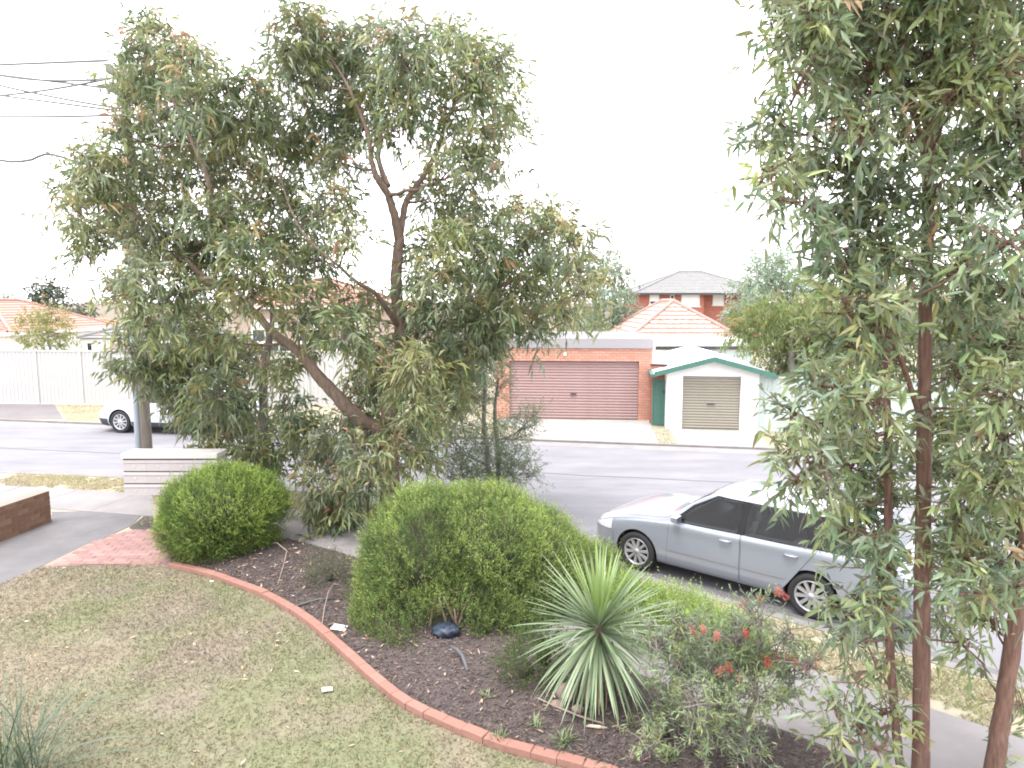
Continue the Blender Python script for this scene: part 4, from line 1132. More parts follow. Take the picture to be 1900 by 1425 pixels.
def skeleton(limbs, C, R, r, root_pref=.35, br=.035, sub=4, twigs=None, ntw=0, base=Vector((0, 0, 0))):
    """limbs: list of (points, radii); a branch to every clump from the nearest lower limb point"""
    mb, bb = MB(), MB(); nodes = []; b0 = np.array(base)
    for pts, rads in limbs:
        pts = np.array([tuple(p) for p in pts]); n = len(pts)
        s = np.linspace(0, n - 1, (n - 1) * 5 + 1); Pp = []
        for q in s:
            i = min(int(q), n - 2); t = q - i
            p0, p1, p2, p3 = pts[max(i - 1, 0)], pts[i], pts[i + 1], pts[min(i + 2, n - 1)]
            Pp.append(.5 * (2 * p1 + (p2 - p0) * t + (2 * p0 - 5 * p1 + 4 * p2 - p3) * t * t + (3 * p1 - p0 - 3 * p2 + p3) * t ** 3))
        Pp = np.array(Pp); rr = np.interp(s, np.arange(n), rads)
        jit = r.normal(0, .06, (len(Pp), 3)) * rr[:, None]; jit[0] = 0
        mb.tube(Pp + jit - b0, rr * (1 + r.normal(0, .035, len(rr))), 12)
        nodes += [(p, q) for p, q in zip(Pp[3:], rr[3:])]
    NP = np.array([p for p, _ in nodes]); NR = np.array([q for _, q in nodes])
    order = np.argsort([np.min(np.linalg.norm(NP - c, axis=1)) for c in C])
    for c in order:
        c_, R_ = C[c], R[c]
        dd = np.linalg.norm(NP - c_, axis=1); cost = dd + np.maximum(0, NP[:, 2] - c_[2] + .15) * 1.6 + (NR < .012) * .6
        j = int(np.argmin(cost)); a = NP[j]; L = np.linalg.norm(c_ - a)
        if L < .05: continue
        r0 = min(NR[j] * .7, br * (.5 + L * .25)); mid = (a + c_) / 2 + np.array([0, 0, -.10 * L]) + r.normal(0, .05 * L, 3)
        k = 8; t = np.linspace(0, 1, k)[:, None]
        Q = (1 - t) ** 2 * a + 2 * t * (1 - t) * mid + t * t * c_ + r.normal(0, .012 * L, (k, 3)) * (t > 0) * (t < 1)
        rq = np.linspace(r0, max(.008, r0 * .35), k)
        bb.tube(Q - b0, rq, 6)
        NP = np.r_[NP, Q[2:]]; NR = np.r_[NR, rq[2:]]
        for _ in range(sub):
            e = c_ + runit(r, 1)[0] * R_ * .8; q0 = Q[-1 - r.randint(0, 3)]
            bb.tube([q0 - b0, (q0 + e) / 2 + r.normal(0, .04 * R_, 3) - b0, e - b0], [rq[-1] * .8, rq[-1] * .55, .004], 4, cap=False)
    if twigs is not None and ntw:
        tb, td, tl = twigs; idx = r.permutation(len(tb))[:ntw]
        for i in idx:
            p = tb[i] - b0; e = p + td[i] * tl[i] - UP * tl[i] * .18
            s = p - td[i] * tl[i] * .5 + r.normal(0, .02, 3)
            bb.tube([s, p, e], [.006, .005, .002], 3, cap=False)
    return mb, bb
def clumps(lst, Y, seed, spread, yfun=None, m=1.0):
    q = random.Random(seed); C = []; R = []
    for e in lst:
        px, py, rp = e[:3]
        y = Y + (e[3] if len(e) > 3 else q.uniform(-spread, spread))
        p = at(px, py, y); C.append(tuple(p)); R.append(rp * y / F * m)
    return np.array(C), np.array(R)
def make_tree(name, label, cat, base, limbs, C, R, seed, bark, leafm, group=None, skel=None, ntw=0, leafparts=0, kind='stuff', **fk):
    r = np.random.RandomState(seed); t = thing(name, label, cat, base, group=group)
    (V, Fc, Cc), tw = foliage(C, R, r, **fk)
    b = np.array(base)
    if leafparts: V, Fc, Cc = leafparts(V, Fc, Cc, t, b)
    crown = link('crown', npmesh('crown', V - b, Fc, leafm, Cc), t)
    if kind: crown['kind'] = kind
    mb, bb = skeleton(limbs, C, R, r, base=Vector(base), twigs=tw, ntw=ntw, **(skel or {}))
    part('trunk', mb, bark, t, True)
    if bb.v: part('branches', bb, bark, t, True)
    return t

GREEN = [(.16, .195, .115), (.175, .21, .125), (.21, .24, .12), (.15, .195, .14), (.26, .285, .115), (.085, .12, .06), (.215, .24, .18), (.10, .13, .06), (.24, .23, .10)]
NEWG = [(.34, .30, .13), (.36, .26, .13), (.32, .31, .14), (.36, .21, .13), (.29, .30, .13), (.33, .32, .15)]
# ---- the big gum tree in the middle
TB = gp(726, 972, GZ); TY = TB.y
def T(px, py, dy=0.0): return at(px, py, TY + dy)
main_limbs = [
    ([TB - Vector((0, 0, .15)), T(724, 900), T(722, 830), T(722, 770), T(730, 715), T(744, 665), T(742, 600), T(735, 530), T(738, 480), T(741, 440)], [.21, .18, .165, .155, .14, .12, .11, .105, .095, .09]),
    ([T(722, 800), T(690, 790, -.1), T(655, 766, -.25), T(628, 738, -.35), T(600, 708, -.4), T(568, 668, -.35), T(545, 645, -.2), T(505, 615, 0), T(465, 572, .2), T(425, 545, .3), T(385, 520, .4), T(345, 480, .5)], [.15, .135, .125, .115, .105, .095, .085, .075, .065, .055, .045, .03]),
    ([T(741, 445), T(733, 405, -.1), T(720, 362, -.2), T(700, 330, -.3), T(690, 300, -.3), T(680, 240, -.3), T(640, 150, -.2), T(600, 90, 0)], [.085, .075, .065, .055, .045, .035, .025, .012]),
    ([T(741, 445), T(748, 400, .2), T(756, 370, .3), T(790, 320, .5), T(815, 270, .6), T(828, 225, .6), T(850, 180, .7)], [.07, .06, .055, .05, .045, .04, .02]),
    ([T(720, 345, -.2), T(703, 300, .1), T(706, 250, .2), T(740, 150, .2)], [.05, .045, .035, .015]),
    ([T(742, 610), T(700, 548, -.6), T(660, 522, -.9), T(630, 495, -1.0), T(560, 430, -.8), T(520, 330, -.6), T(505, 240, -.5)], [.05, .04, .032, .024, .018, .012, .006]),
    ([T(425, 545, .3), T(400, 430, -.3), T(385, 330, -.6), T(350, 250, -.6), T(300, 140, -.4)], [.05, .045, .04, .03, .015]),
    ([T(744, 660), T(800, 600, .5), T(870, 560, .7), T(950, 520, .8), T(1020, 470, .9)], [.07, .055, .045, .03, .015]),
    ([T(735, 700), T(780, 650, .8), T(860, 632, 1.2), T(930, 585, 1.2), T(1050, 570, 1)], [.04, .03, .02, .012, .006]),
]
MAINC = [(545, 45, 38), (595, 55, 40), (560, 90, 50), (620, 85, 55), (690, 80, 52), (750, 75, 50), (760, 115, 58), (835, 75, 48), (880, 105, 55), (925, 115, 40), (520, 105, 35), (545, 145, 55), (630, 155, 65), (715, 160, 62), (790, 165, 50), (860, 175, 62), (925, 180, 48), (945, 230, 32), (905, 255, 52), (600, 235, 62), (675, 235, 60), (740, 230, 52), (835, 245, 42), (880, 310, 48), (935, 310, 32), (830, 320, 35), (560, 300, 58), (630, 300, 45), (500, 250, 50), (800, 370, 40), (860, 370, 38),
    (285, 65, 42), (265, 110, 48), (320, 100, 50), (360, 130, 42), (245, 160, 38), (300, 160, 55), (360, 190, 52), (415, 175, 45), (465, 165, 38), (260, 190, 40), (320, 230, 55), (390, 250, 60), (450, 230, 55), (500, 200, 40), (240, 255, 48), (180, 305, 48), (240, 320, 55), (150, 340, 38), (300, 310, 52), (185, 370, 48), (245, 385, 50), (370, 320, 55), (440, 310, 60), (510, 360, 55), (135, 390, 30), (165, 430, 38), (215, 430, 45), (160, 472, 30), (270, 440, 52), (330, 400, 45), (390, 400, 55), (450, 400, 60), (560, 400, 50), (620, 380, 48), (650, 440, 40), (320, 470, 55), (390, 470, 60), (460, 470, 60), (530, 460, 60), (590, 480, 45), (260, 520, 52), (330, 540, 55), (215, 545, 32), (400, 550, 50), (470, 540, 55), (540, 530, 48), (265, 590, 50), (330, 610, 52), (400, 620, 45), (240, 640, 35),
    (850, 410, 42), (900, 410, 45), (960, 405, 45), (1020, 410, 45), (1060, 450, 42), (1095, 500, 36), (830, 455, 45), (900, 470, 60), (975, 460, 58), (1035, 490, 50), (1085, 545, 34), (820, 515, 50), (880, 540, 60), (950, 535, 62), (1015, 545, 52), (1060, 580, 32), (790, 560, 48), (850, 600, 60), (920, 600, 55), (985, 600, 42), (1000, 625, 22), (790, 470, 40), (780, 620, 50), (840, 650, 50), (900, 645, 45), (770, 520, 30),
    (690, 560, 32), (590, 560, 32), (560, 600, 40), (615, 595, 40), (650, 575, 32), (580, 640, 30), (640, 620, 55), (700, 640, 42), (700, 690, 50), (770, 690, 60), (830, 700, 50), (690, 740, 52), (770, 750, 60), (830, 760, 48), (640, 800, 48), (690, 810, 50), (760, 810, 55), (570, 800, 40), (620, 850, 52), (680, 860, 42), (740, 850, 40), (780, 850, 42), (570, 840, 35), (640, 920, 45), (620, 970, 42), (660, 1000, 34), (600, 920, 35), (690, 910, 26), (600, 1000, 36), (640, 975, 40), (590, 960, 34), (570, 900, 30)]
C1, R1 = clumps(MAINC, TY, 3, 1.5, m=.76)
make_tree('gum_tree', 'big spreading gum tree with drooping narrow leaves and orange tips in the garden centre', 'tree', TB, main_limbs, C1, R1, 21, M['bark_brown'], M['leaf'],
          skel=dict(br=.04, sub=4), ntw=2500, per_area=400, tl=.40, nl=9, L=.185, W=.040, lv=.45, droop=.55, pal=GREEN, newg=.30, newcol=NEWG, shell=2.0)
# ---- slender second trunk on the left
SB = gp(489, 935, GZ); SY = SB.y
def s2(px, py, dy=0.0): return at(px, py, SY + dy)
LEFTC = [(250, 690, 40), (300, 680, 50), (360, 670, 50), (420, 670, 50), (470, 660, 35), (340, 730, 48), (400, 730, 50), (450, 740, 40), (350, 762, 28), (390, 790, 42), (440, 800, 42), (400, 840, 25), (425, 860, 24), (470, 850, 36), (510, 870, 36), (520, 820, 36), (530, 690, 36), (540, 760, 36)]
C2, R2 = clumps(LEFTC, SY, 5, .9, m=.95)
make_tree('gum_tree', 'slender grey trunked gum tree with low drooping foliage behind the round shrub', 'tree', SB,
          [([SB - Vector((0, 0, .15)), s2(487, 860), s2(490, 790), s2(489, 720), s2(494, 660), s2(505, 600), s2(500, 540)], [.095, .09, .085, .08, .072, .05, .02]),
           ([s2(492, 690), s2(440, 655, .3), s2(370, 668, .5), s2(300, 650, .5)], [.035, .025, .016, .008]),
           ([s2(489, 780), s2(455, 745, .4), s2(390, 760, .5)], [.025, .016, .008])],
          C2, R2, 22, M['bark_grey'], M['leaf'], skel=dict(br=.03, sub=4), ntw=500, per_area=360, tl=.40, nl=9, L=.185, W=.040, lv=.45, droop=.6, pal=GREEN, newg=.10, newcol=NEWG, shell=2.0)
# ---- thin reddish sapling stem beside the trunk
YB = gp(688, 985, GZ)
C2b, R2b = clumps([(700, 800, 30), (705, 845, 26), (680, 900, 22)], YB.y, 2, .2)
make_tree('sapling', 'thin reddish sapling stem leaning beside the thick gum trunk', 'tree', YB, [([YB - Vector((0, 0, .1)), at(686, 930, YB.y), at(692, 880, YB.y), at(702, 830, YB.y), at(705, 790, YB.y)], [.05, .045, .04, .03, .012])],
          C2b, R2b, 5, M['bark_red'], M['leaf'], per_area=130, tl=.3, nl=8, L=.15, W=.03, droop=.5, pal=GREEN, newg=.1, newcol=NEWG)

# ---- grey wispy paperbark behind: two pale stems and feathery bush at the foot
WB = gp(912, 925, GZ); WY = WB.y
WISP = [(.17, .22, .13), (.19, .235, .15), (.14, .19, .115), (.21, .25, .15)]
WC = [(830, 800, 30), (880, 660, 34), (920, 650, 30), (900, 620, 26), (860, 700, 42), (905, 680, 38), (930, 720, 26), (880, 740, 32), (850, 780, 34), (860, 840, 45), (900, 820, 42), (940, 810, 42), (975, 790, 28), (850, 880, 38), (905, 870, 50), (955, 860, 45), (985, 875, 26), (930, 905, 42), (990, 770, 20), (880, 900, 40)]
C3, R3 = clumps(WC, WY, 6, .6)
make_tree('paperbark_shrub', 'grey green wispy shrub with two pale stems beyond the big hedge', 'shrub', WB,
          [([WB - Vector((0, 0, .1)), at(905, 860, WY), at(898, 780, WY), at(900, 720, WY), at(890, 660, WY)], [.06, .05, .045, .04, .015]),
           ([WB + Vector((.1, .1, -.1)), at(925, 850, WY + .2), at(918, 770, WY + .2), at(925, 700, WY + .2)], [.05, .045, .04, .015])],
          C3, R3, 31, M['bark_grey'], M['fine_leaf'], skel=dict(br=.025, sub=5), ntw=700, per_area=560, tl=.34, nl=12, L=.075, W=.014, droop=.05, upb=.6, pal=WISP, newg=.03, newcol=[(.2, .22, .12)])

# ---- hedges: union of lumpy ellipsoids covered in sprigs
def hedge(name, label, base, ell, seed, n_area, pal_in, pal_tip, L=.03, W=.008, tl=.13, nl=10, holes=.42, cat='shrub', upb=.55, lump=.10, core_k=.68, hollows=()):
    r = np.random.RandomState(seed); b = np.array(base); t = thing(name, label, cat, base)
    ell = [(np.array(c), np.array(a)) for c, a in ell]
    Pts, Nrm, Lum = [], [], []
    for i, (c, a) in enumerate(ell):
        area = 4 * math.pi * ((a[0] * a[1]) ** 1.6 + (a[0] * a[2]) ** 1.6 + (a[1] * a[2]) ** 1.6) ** (1 / 1.6) / 3 ** (1 / 1.6)
        n = int(area * n_area); u = runit(r, n)
        p = u * a; nn = nrm(u / a)
        lum = fbm(u[:, 0] * 3.3 + 10 + i * 5 + u[:, 2] * 2, u[:, 1] * 3.3 + 7 - u[:, 2] * 2.4, seed) - .5
        lum2 = fbm(u[:, 0] * 9 * a[0] + 40 + i * 3 + u[:, 2] * 7, u[:, 1] * 9 * a[1] + 17 - u[:, 2] * 8 * a[2], seed + 3, 3) - .5
        p = p * (1 + lum * lump * 2)[:, None] + c + nn * (lum2 * .30)[:, None]
        k = p[:, 2] > GZ + .02
        for j, (c2, a2) in enumerate(ell):
            if j != i: k &= (((p - c2) / (a2 * .93)) ** 2).sum(1) > 1
        Pts.append(p[k]); Nrm.append(nn[k]); Lum.append(lum2[k])
    P = np.concatenate(Pts); N = np.concatenate(Nrm); LU = np.concatenate(Lum)
    h = fbm(P[:, 0] * 2.6 + P[:, 2] * 1.7, P[:, 1] * 2.6 - P[:, 2] * 2.1 + 30, seed + 9)
    low = np.clip(1 - (P[:, 2] - GZ) / (.55 * max(c[2] + a[2] - GZ for c, a in ell)), 0, 1)
    k = h > holes * (.55 + .55 * low)
    for hc, hr in hollows: k &= np.linalg.norm(P - np.array(hc), axis=1) > hr * (.75 + .5 * r.rand(len(P)))
    P, N, low, h, LU = P[k], N[k], low[k], h[k], LU[k]; n = len(P)
    td = nrm(N * .8 + UP * upb + r.normal(0, .35, (n, 3))); tlen = tl * (.6 + .8 * r.rand(n)); tlen[r.rand(n) < .035] *= 1.9
    inset = (r.rand(n) ** 2) * .16
    P = P - N * inset[:, None]
    ti = np.repeat(np.arange(n), nl); m = len(ti); tt_ = np.tile(np.linspace(0, 1, nl), n)
    Q = P[ti] + td[ti] * (tt_ * tlen[ti])[:, None]
    ld = nrm(td[ti] * .9 + runit(r, m) * .8)
    pin = np.array(pal_in)[r.randint(0, len(pal_in), n)][ti]; ptp = np.array(pal_tip)[r.randint(0, len(pal_tip), n)][ti]
    tip_lit = np.clip((h[ti] - .40) * 2 + .35 + LU[ti] * 2.2, 0, 1) * (1 - .75 * low[ti])     # shade put into the tip colour: duller low down and in hollows
    f = np.clip(tt_ * tip_lit * (1 - inset[ti] * 3), 0, 1)[:, None]
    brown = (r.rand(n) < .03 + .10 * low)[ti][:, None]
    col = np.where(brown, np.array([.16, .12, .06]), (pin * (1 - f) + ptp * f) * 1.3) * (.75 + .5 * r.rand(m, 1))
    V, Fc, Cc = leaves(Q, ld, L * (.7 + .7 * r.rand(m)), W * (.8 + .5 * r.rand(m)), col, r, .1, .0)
    cr = link('foliage', npmesh('foliage', V - b, Fc, M['fine_leaf'], Cc), t); cr['kind'] = 'stuff'
    core = MB()
    for c, a in ell:
        bm = bmesh.new(); bmesh.ops.create_icosphere(bm, subdivisions=3, radius=1)
        vs = [tuple(np.array(v.co) * a * core_k * (1 + .08 * math.sin(7 * v.co.x + 5 * v.co.y) * math.cos(6 * v.co.z)) + c - b) for v in bm.verts]
        vs = [(x, y, max(z, -.05)) for x, y, z in vs]
        core.add(vs, [tuple(v.index for v in f.verts) for f in bm.faces]); bm.free()
    part('branches', core, M['hedge_core'], t, True)  # solid dark core, its colour painting the shade inside the foliage
    st = MB(); q = random.Random(seed)
    for hc, hr in hollows:
        if hr < .2: continue
        for _ in range(7):
            g0 = Vector((hc[0] + q.uniform(-.22, .22), hc[1] + q.uniform(.12, .32), GZ)); g1 = g0 + Vector((q.uniform(-.25, .25), q.uniform(-.1, .2), q.uniform(.4, .6)))
            st.tube([g0 - Vector(base), g0.lerp(g1, .5) + Vector((q.uniform(-.04, .04), 0, 0)) - Vector(base), g1 - Vector(base)], [.02, .015, .008], 6)
    if st.v: part('stems', st, M['bark_brown'], t, True)
    return t
HIN = [(.07, .115, .03), (.08, .13, .034), (.06, .10, .028)]
HTIP = [(.28, .37, .08), (.34, .43, .09), (.23, .33, .07), (.30, .39, .11)]
hb = gp(412, 1045, GZ)
hy0 = gp(412, 1052, GZ).y + .62
c0_ = at(408, 965, hy0); zt_ = (at(408, 878, hy0).z - GZ) * .5
rx = 103 * hy0 / F
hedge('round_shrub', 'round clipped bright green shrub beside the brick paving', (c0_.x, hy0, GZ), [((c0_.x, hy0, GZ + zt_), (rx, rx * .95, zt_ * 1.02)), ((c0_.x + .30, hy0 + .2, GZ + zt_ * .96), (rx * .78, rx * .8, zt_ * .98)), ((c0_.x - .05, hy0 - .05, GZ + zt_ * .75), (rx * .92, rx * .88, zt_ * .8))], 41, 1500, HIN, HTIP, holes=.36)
by = gp(850, 1205, GZ).y + 1.45
def E(px, py, y): return tuple(at(px, py, y))
k_ = by / F
HIN2 = [(.075, .115, .037), (.088, .13, .042), (.065, .10, .032)]
HTIP2 = [(.27, .345, .09), (.31, .39, .10), (.22, .305, .08), (.29, .36, .13)]
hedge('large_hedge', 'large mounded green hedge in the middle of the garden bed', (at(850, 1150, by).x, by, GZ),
      [(E(790, 1040, by), (112 * k_, 1.15, 128 * k_)), (E(890, 1025, by + .3), (140 * k_, 1.25, 118 * k_)), (E(985, 1055, by + .3), (105 * k_, 1.1, 105 * k_)),
       (E(850, 1125, by - .30), (178 * k_, 1.15, 92 * k_)), (E(790, 1150, by - .72), (128 * k_, .80, 72 * k_)), (E(925, 1140, by - .55), (95 * k_, .75, 72 * k_)), (E(740, 1120, by - .1), (82 * k_, .95, 90 * k_)), (E(1075, 1110, by + .1), (86 * k_, .85, 100 * k_))],
      42, 1400, HIN2, HTIP2, holes=.35, hollows=[(E(822, 1188, by - 1.38), .34), (E(770, 1085, by - 1.15), .13), (E(930, 1190, by - 1.25), .17)])
sy_ = gp(970, 1290, GZ).y + .1
hedge('small_shrub', 'small dark green sprig shrub between the hedge and the spiky plant', (at(965, 1290, sy_).x, sy_, GZ), [((at(975, 1262, sy_).x, sy_, GZ + .22), (.24, .24, .26)), ((at(1010, 1240, sy_).x, sy_ + .1, GZ + .32), (.22, .2, .3))], 43, 900, [(.05, .078, .026)], [(.09, .13, .045)], tl=.14, nl=9, core_k=.35)
gy_ = gp(1270, 1165, GZ).y
hedge('ground_cover_shrub', 'soft yellow green low shrub beside the kerb behind the spiky plant', (at(1260, 1150, gy_).x, gy_, GZ), [((at(1235, 1150, gy_).x, gy_ - .35, GZ + .12), (.60, .42, .42)), ((at(1300, 1170, gy_).x, gy_ - .70, GZ + .09), (.52, .36, .36)), ((at(1175, 1120, gy_).x, gy_ + .05, GZ + .14), (.42, .36, .40))],
      44, 1300, [(.16, .23, .065)], [(.36, .45, .14), (.32, .41, .13)], L=.035, tl=.15, nl=9, holes=.30)
hedge('small_shrub', 'sparse grey green shrub in the mulch left of the large hedge', tuple(gp(615, 1110, GZ)), [((gp(612, 1095, GZ).x, gp(612, 1095, GZ).y, GZ + .2), (.30, .28, .26))], 45, 500, [(.07, .085, .045)], [(.14, .16, .08)], tl=.17, nl=8, holes=.45, core_k=.2)

# ---- right-hand tree with red stems
RY = 5.3
def Rp(px, py, dy=0.0): return at(px, py, RY + dy)
RB = Rp(1707, 1600); RB.z = GZ
rg = at(1707, 1635, RY)
RB = Vector((rg.x, RY, GZ))
RC = [(1440, 20, 45), (1500, 20, 55), (1570, 20, 60), (1640, 10, 60), (1710, 15, 60), (1790, 10, 70), (1870, 20, 70), (1440, 70, 38), (1490, 95, 50), (1560, 95, 58), (1640, 90, 55), (1720, 100, 60), (1800, 95, 60), (1880, 110, 60), (1470, 150, 42), (1540, 165, 50), (1610, 165, 50), (1690, 175, 50), (1770, 180, 58), (1850, 190, 62), (1530, 225, 42), (1600, 235, 55), (1680, 250, 52), (1770, 265, 60), (1870, 270, 62),
      (1420, 225, 32), (1395, 262, 28), (1440, 280, 40), (1410, 320, 32), (1480, 310, 45), (1545, 310, 42), (1420, 370, 32), (1480, 375, 45), (1550, 380, 48), (1620, 330, 52), (1640, 400, 50), (1730, 345, 50), (1810, 350, 52), (1890, 360, 55), (1530, 440, 36), (1580, 450, 50), (1650, 470, 48), (1790, 420, 45), (1870, 450, 62), (1540, 500, 42), (1610, 520, 50), (1690, 500, 38), (1780, 500, 60), (1870, 540, 66), (1570, 560, 40),
      (1560, 630, 52), (1630, 600, 50), (1640, 660, 48), (1770, 600, 60), (1850, 640, 66), (1500, 720, 46), (1560, 710, 48), (1620, 740, 45), (1780, 690, 55), (1870, 730, 66), (1450, 765, 34), (1510, 790, 44), (1580, 790, 48), (1650, 800, 40), (1770, 780, 58), (1860, 820, 66), (1445, 830, 32), (1500, 855, 46), (1570, 860, 50), (1640, 870, 42), (1760, 860, 55), (1850, 900, 62), (1460, 890, 36), (1530, 915, 40), (1590, 920, 44), (1660, 930, 34), (1780, 940, 55), (1870, 970, 60), (1575, 985, 30), (1610, 1000, 36), (1770, 1010, 50), (1850, 1040, 58), (1895, 1090, 45), (1800, 1040, 45), (1840, 1150, 40), (1630, 1060, 40), (1600, 960, 40), (1640, 1040, 26), (1760, 1080, 42), (1820, 1100, 38), (1590, 1120, 40), (1640, 1120, 40), (1565, 1190, 32), (1605, 1180, 40), (1660, 1170, 30), (1750, 1150, 34), (1790, 1190, 26),
      (1560, 1310, 34), (1600, 1350, 36), (1640, 1320, 32), (1590, 1260, 24), (1560, 1370, 26), (1630, 1390, 30), (1890, 1300, 24), (1850, 1390, 22), (1650, 1240, 26),
      (1500, -70, 70), (1620, -80, 80), (1760, -80, 80), (1880, -70, 80), (1680, -190, 80), (1800, -190, 80)]
RC = [(a, b, c, (random.Random(i).uniform(.25, .9) if 1655 < a < 1775 and b > 480 else random.Random(i).uniform(-.9, .7) if a < 1800 else random.Random(i).uniform(-1.2, .4))) for i, (a, b, c) in enumerate(RC)]
RC = [(a + (18 if a < 1560 and b < 900 else 0), b, c, d) for a, b, c, d in RC]
C4, R4 = clumps(RC, RY, 9, .8, m=.79)
RG = [(.145, .19, .10), (.16, .20, .11), (.19, .22, .10), (.13, .18, .12), (.115, .16, .11), (.22, .25, .10), (.18, .215, .155)]
def split_leaves(V, Fc, Cc, t, b, count=280):
    """the nearest, largest leaves become single parts"""
    n = len(V) // 8; L = V.reshape(n, 8, 3); c = L.mean(1)
    px = c[:, 0] / np.maximum(c[:, 1], .1); inside = (abs(px) < .74) & (c[:, 2] < H + c[:, 1] * .62) & (c[:, 2] > H - c[:, 1] * .62)
    size = np.linalg.norm(L[:, 7] - L[:, 0], axis=1) / c[:, 1]
    size[~inside] = 0
    pick = np.argsort(-size)[:count]
    fl = [(0, 1, 2), (0, 2, 3), (1, 4, 5), (1, 5, 2), (2, 5, 6), (2, 6, 3), (4, 7, 5), (5, 7, 6)]
    for i in pick:
        o0 = L[i, 0]; me = npmesh('leaf', L[i] - o0, np.array(fl), M['leaf'], Cc.reshape(n, 8, 3)[i])
        link('leaf', me, t, loc=tuple(o0 - b))
    keep = np.ones(n, bool); keep[pick] = False
    ids = np.where(keep)[0]; V2 = L[ids].reshape(-1, 3); C2_ = Cc.reshape(n, 8, 3)[ids].reshape(-1, 3)
    Fn = np.concatenate([np.arange(len(ids))[:, None] * 8 + np.array(f) for f in fl], 0)
    return V2, Fn, C2_
make_tree('gum_tree', 'tall dense gum tree with three reddish stems filling the right edge of the photo', 'tree', RB,
          [([RB - Vector((0, 0, .15)), Rp(1708, 1425), Rp(1710, 1250), Rp(1711, 1080), Rp(1713, 900), Rp(1715, 720), Rp(1719, 540), Rp(1722, 400), Rp(1722, 200), Rp(1725, 0), Rp(1730, -200)], [.072, .067, .062, .059, .053, .048, .045, .041, .036, .03, .018]),
           ([RB + Vector((-.08, .03, -.1)), Rp(1683, 1500, .05), Rp(1668, 1400, .1), Rp(1654, 1250, .1), Rp(1647, 1080, .1), Rp(1648, 930, .1), Rp(1646, 760, .1), Rp(1640, 600, .1), Rp(1610, 420, .1), Rp(1580, 250, .1), Rp(1560, 60, .1)], [.04, .038, .036, .034, .032, .030, .027, .024, .02, .016, .01]),
           ([RB + Vector((.30, -.1, -.1)), Rp(1838, 1450, -.2), Rp(1858, 1330, -.2), Rp(1880, 1190, -.2), Rp(1897, 1050, -.2), Rp(1910, 850, -.2), Rp(1915, 600, -.2), Rp(1900, 300, -.2), Rp(1880, 50, -.2)], [.072, .067, .062, .058, .051, .043, .035, .027, .018]),
           ([Rp(1714, 800), Rp(1660, 640, -.2), Rp(1600, 590, -.3), Rp(1520, 580, -.3)], [.022, .017, .012, .006]),
           ([Rp(1720, 300), Rp(1680, 160, -.2), Rp(1640, 130, -.3), Rp(1550, 60, -.3)], [.022, .017, .012, .006])],
          C4, R4, 23, M['bark_red'], M['leaf'], skel=dict(br=.016, sub=4), ntw=1600, leafparts=split_leaves,
          per_area=1200, tl=.24, nl=9, lv=.45, L=.105, W=.027, droop=.35, pal=RG, near=True, newg=.05, newcol=[(.28, .27, .11), (.33, .22, .13)], shell=1.9, upb=.25)

# ---- spiky cordyline in the bed: each strap leaf its own part
CB = onbed(1098, 1300); CY_ = CB.y
hd = at(1112, 1152, CY_)
cor = thing('cordyline', 'spiky cordyline with long narrow striped leaves on a stubby trunk beside the hedge', 'plant', CB)
hv = hd - CB
part('trunk', MB().tube([(0, 0, -.1), hv * .35 + Vector((-.02, 0, 0)), hv * .8, hv * 1.0], [.085, .075, .07, .04], 12), M['bark_brown'], cor, True)
def strap(L, W, bend, m, name, seg=9, fold=.25):
    mb = MB(); v = []
    for i in range(seg + 1):
        t = i / seg; a = bend * t
        x = L * (math.sin(a) / bend if abs(bend) > 1e-3 else t); z = -L * ((1 - math.cos(a)) / bend if abs(bend) > 1e-3 else 0)
        w_ = W * (.55 + .9 * t if t < .35 else .865 * (1 - ((t - .35) / .65) ** 1.8)) + .0008
        nx, nz = math.sin(a), math.cos(a)
        for sgn in (-1, 0, 1): v.append((x + nx * w_ * fold * abs(sgn), sgn * w_ * .5, z + nz * w_ * fold * abs(sgn)))
    f = []
    for i in range(seg):
        for q in (0, 1): f.append((i * 3 + q, i * 3 + q + 1, i * 3 + q + 4, i * 3 + q + 3))
    mb.add(v, f); me = mb.mesh(name, m, True); return me
M['strap'] = mat('cordyline_leaf', (.13, .19, .10), .45, objrand=[(.12, .18, .085), (.28, .34, .21), (.17, .23, .13)], transl=.15)
M['strap_young'] = mat('young_cordyline_leaf', (.22, .31, .10), .45, objrand=[(.19, .29, .08), (.28, .37, .14)], transl=.2)
q = random.Random(4)
vars_ = [strap(.70 + .16 * q.random(), .027, b, M['strap'], 'strap_leaf') for b in (.1, .25, .45, .75, 1.1)]
young = [strap(.66, .024, b, M['strap_young'], 'young_strap_leaf') for b in (.05, .15)]
dead = [strap(.62, .025, b, M['dead_leaf'], 'dead_strap_leaf') for b in (.3, .6)]
ga = math.pi * (3 - math.sqrt(5)); NL = 290
for i in range(NL):
    f_ = i / (NL - 1); yaw = i * ga + q.uniform(-.2, .2)
    el = math.radians(86 - 150 * f_ ** .85) + q.uniform(-.09, .09)
    if f_ < .14: me = young[i % 2]
    elif f_ > .93: me = dead[i % 2]
    else:
        k = 0 if f_ < .3 else (1 if f_ < .5 else 2 if f_ < .8 else 1)
        me = vars_[min(4, k + q.choice([0, 0, 1]))]
    o = link('dead_leaf' if f_ > .93 else 'leaf', me, cor, loc=tuple(hv * (1.02 - .32 * f_) + Vector((math.cos(yaw), math.sin(yaw), 0)) * .03))
    o.rotation_euler = (q.uniform(-.3, .3), -el, yaw)
    s_ = q.uniform(.95, 1.22); o.scale = (s_, 1.15, s_)

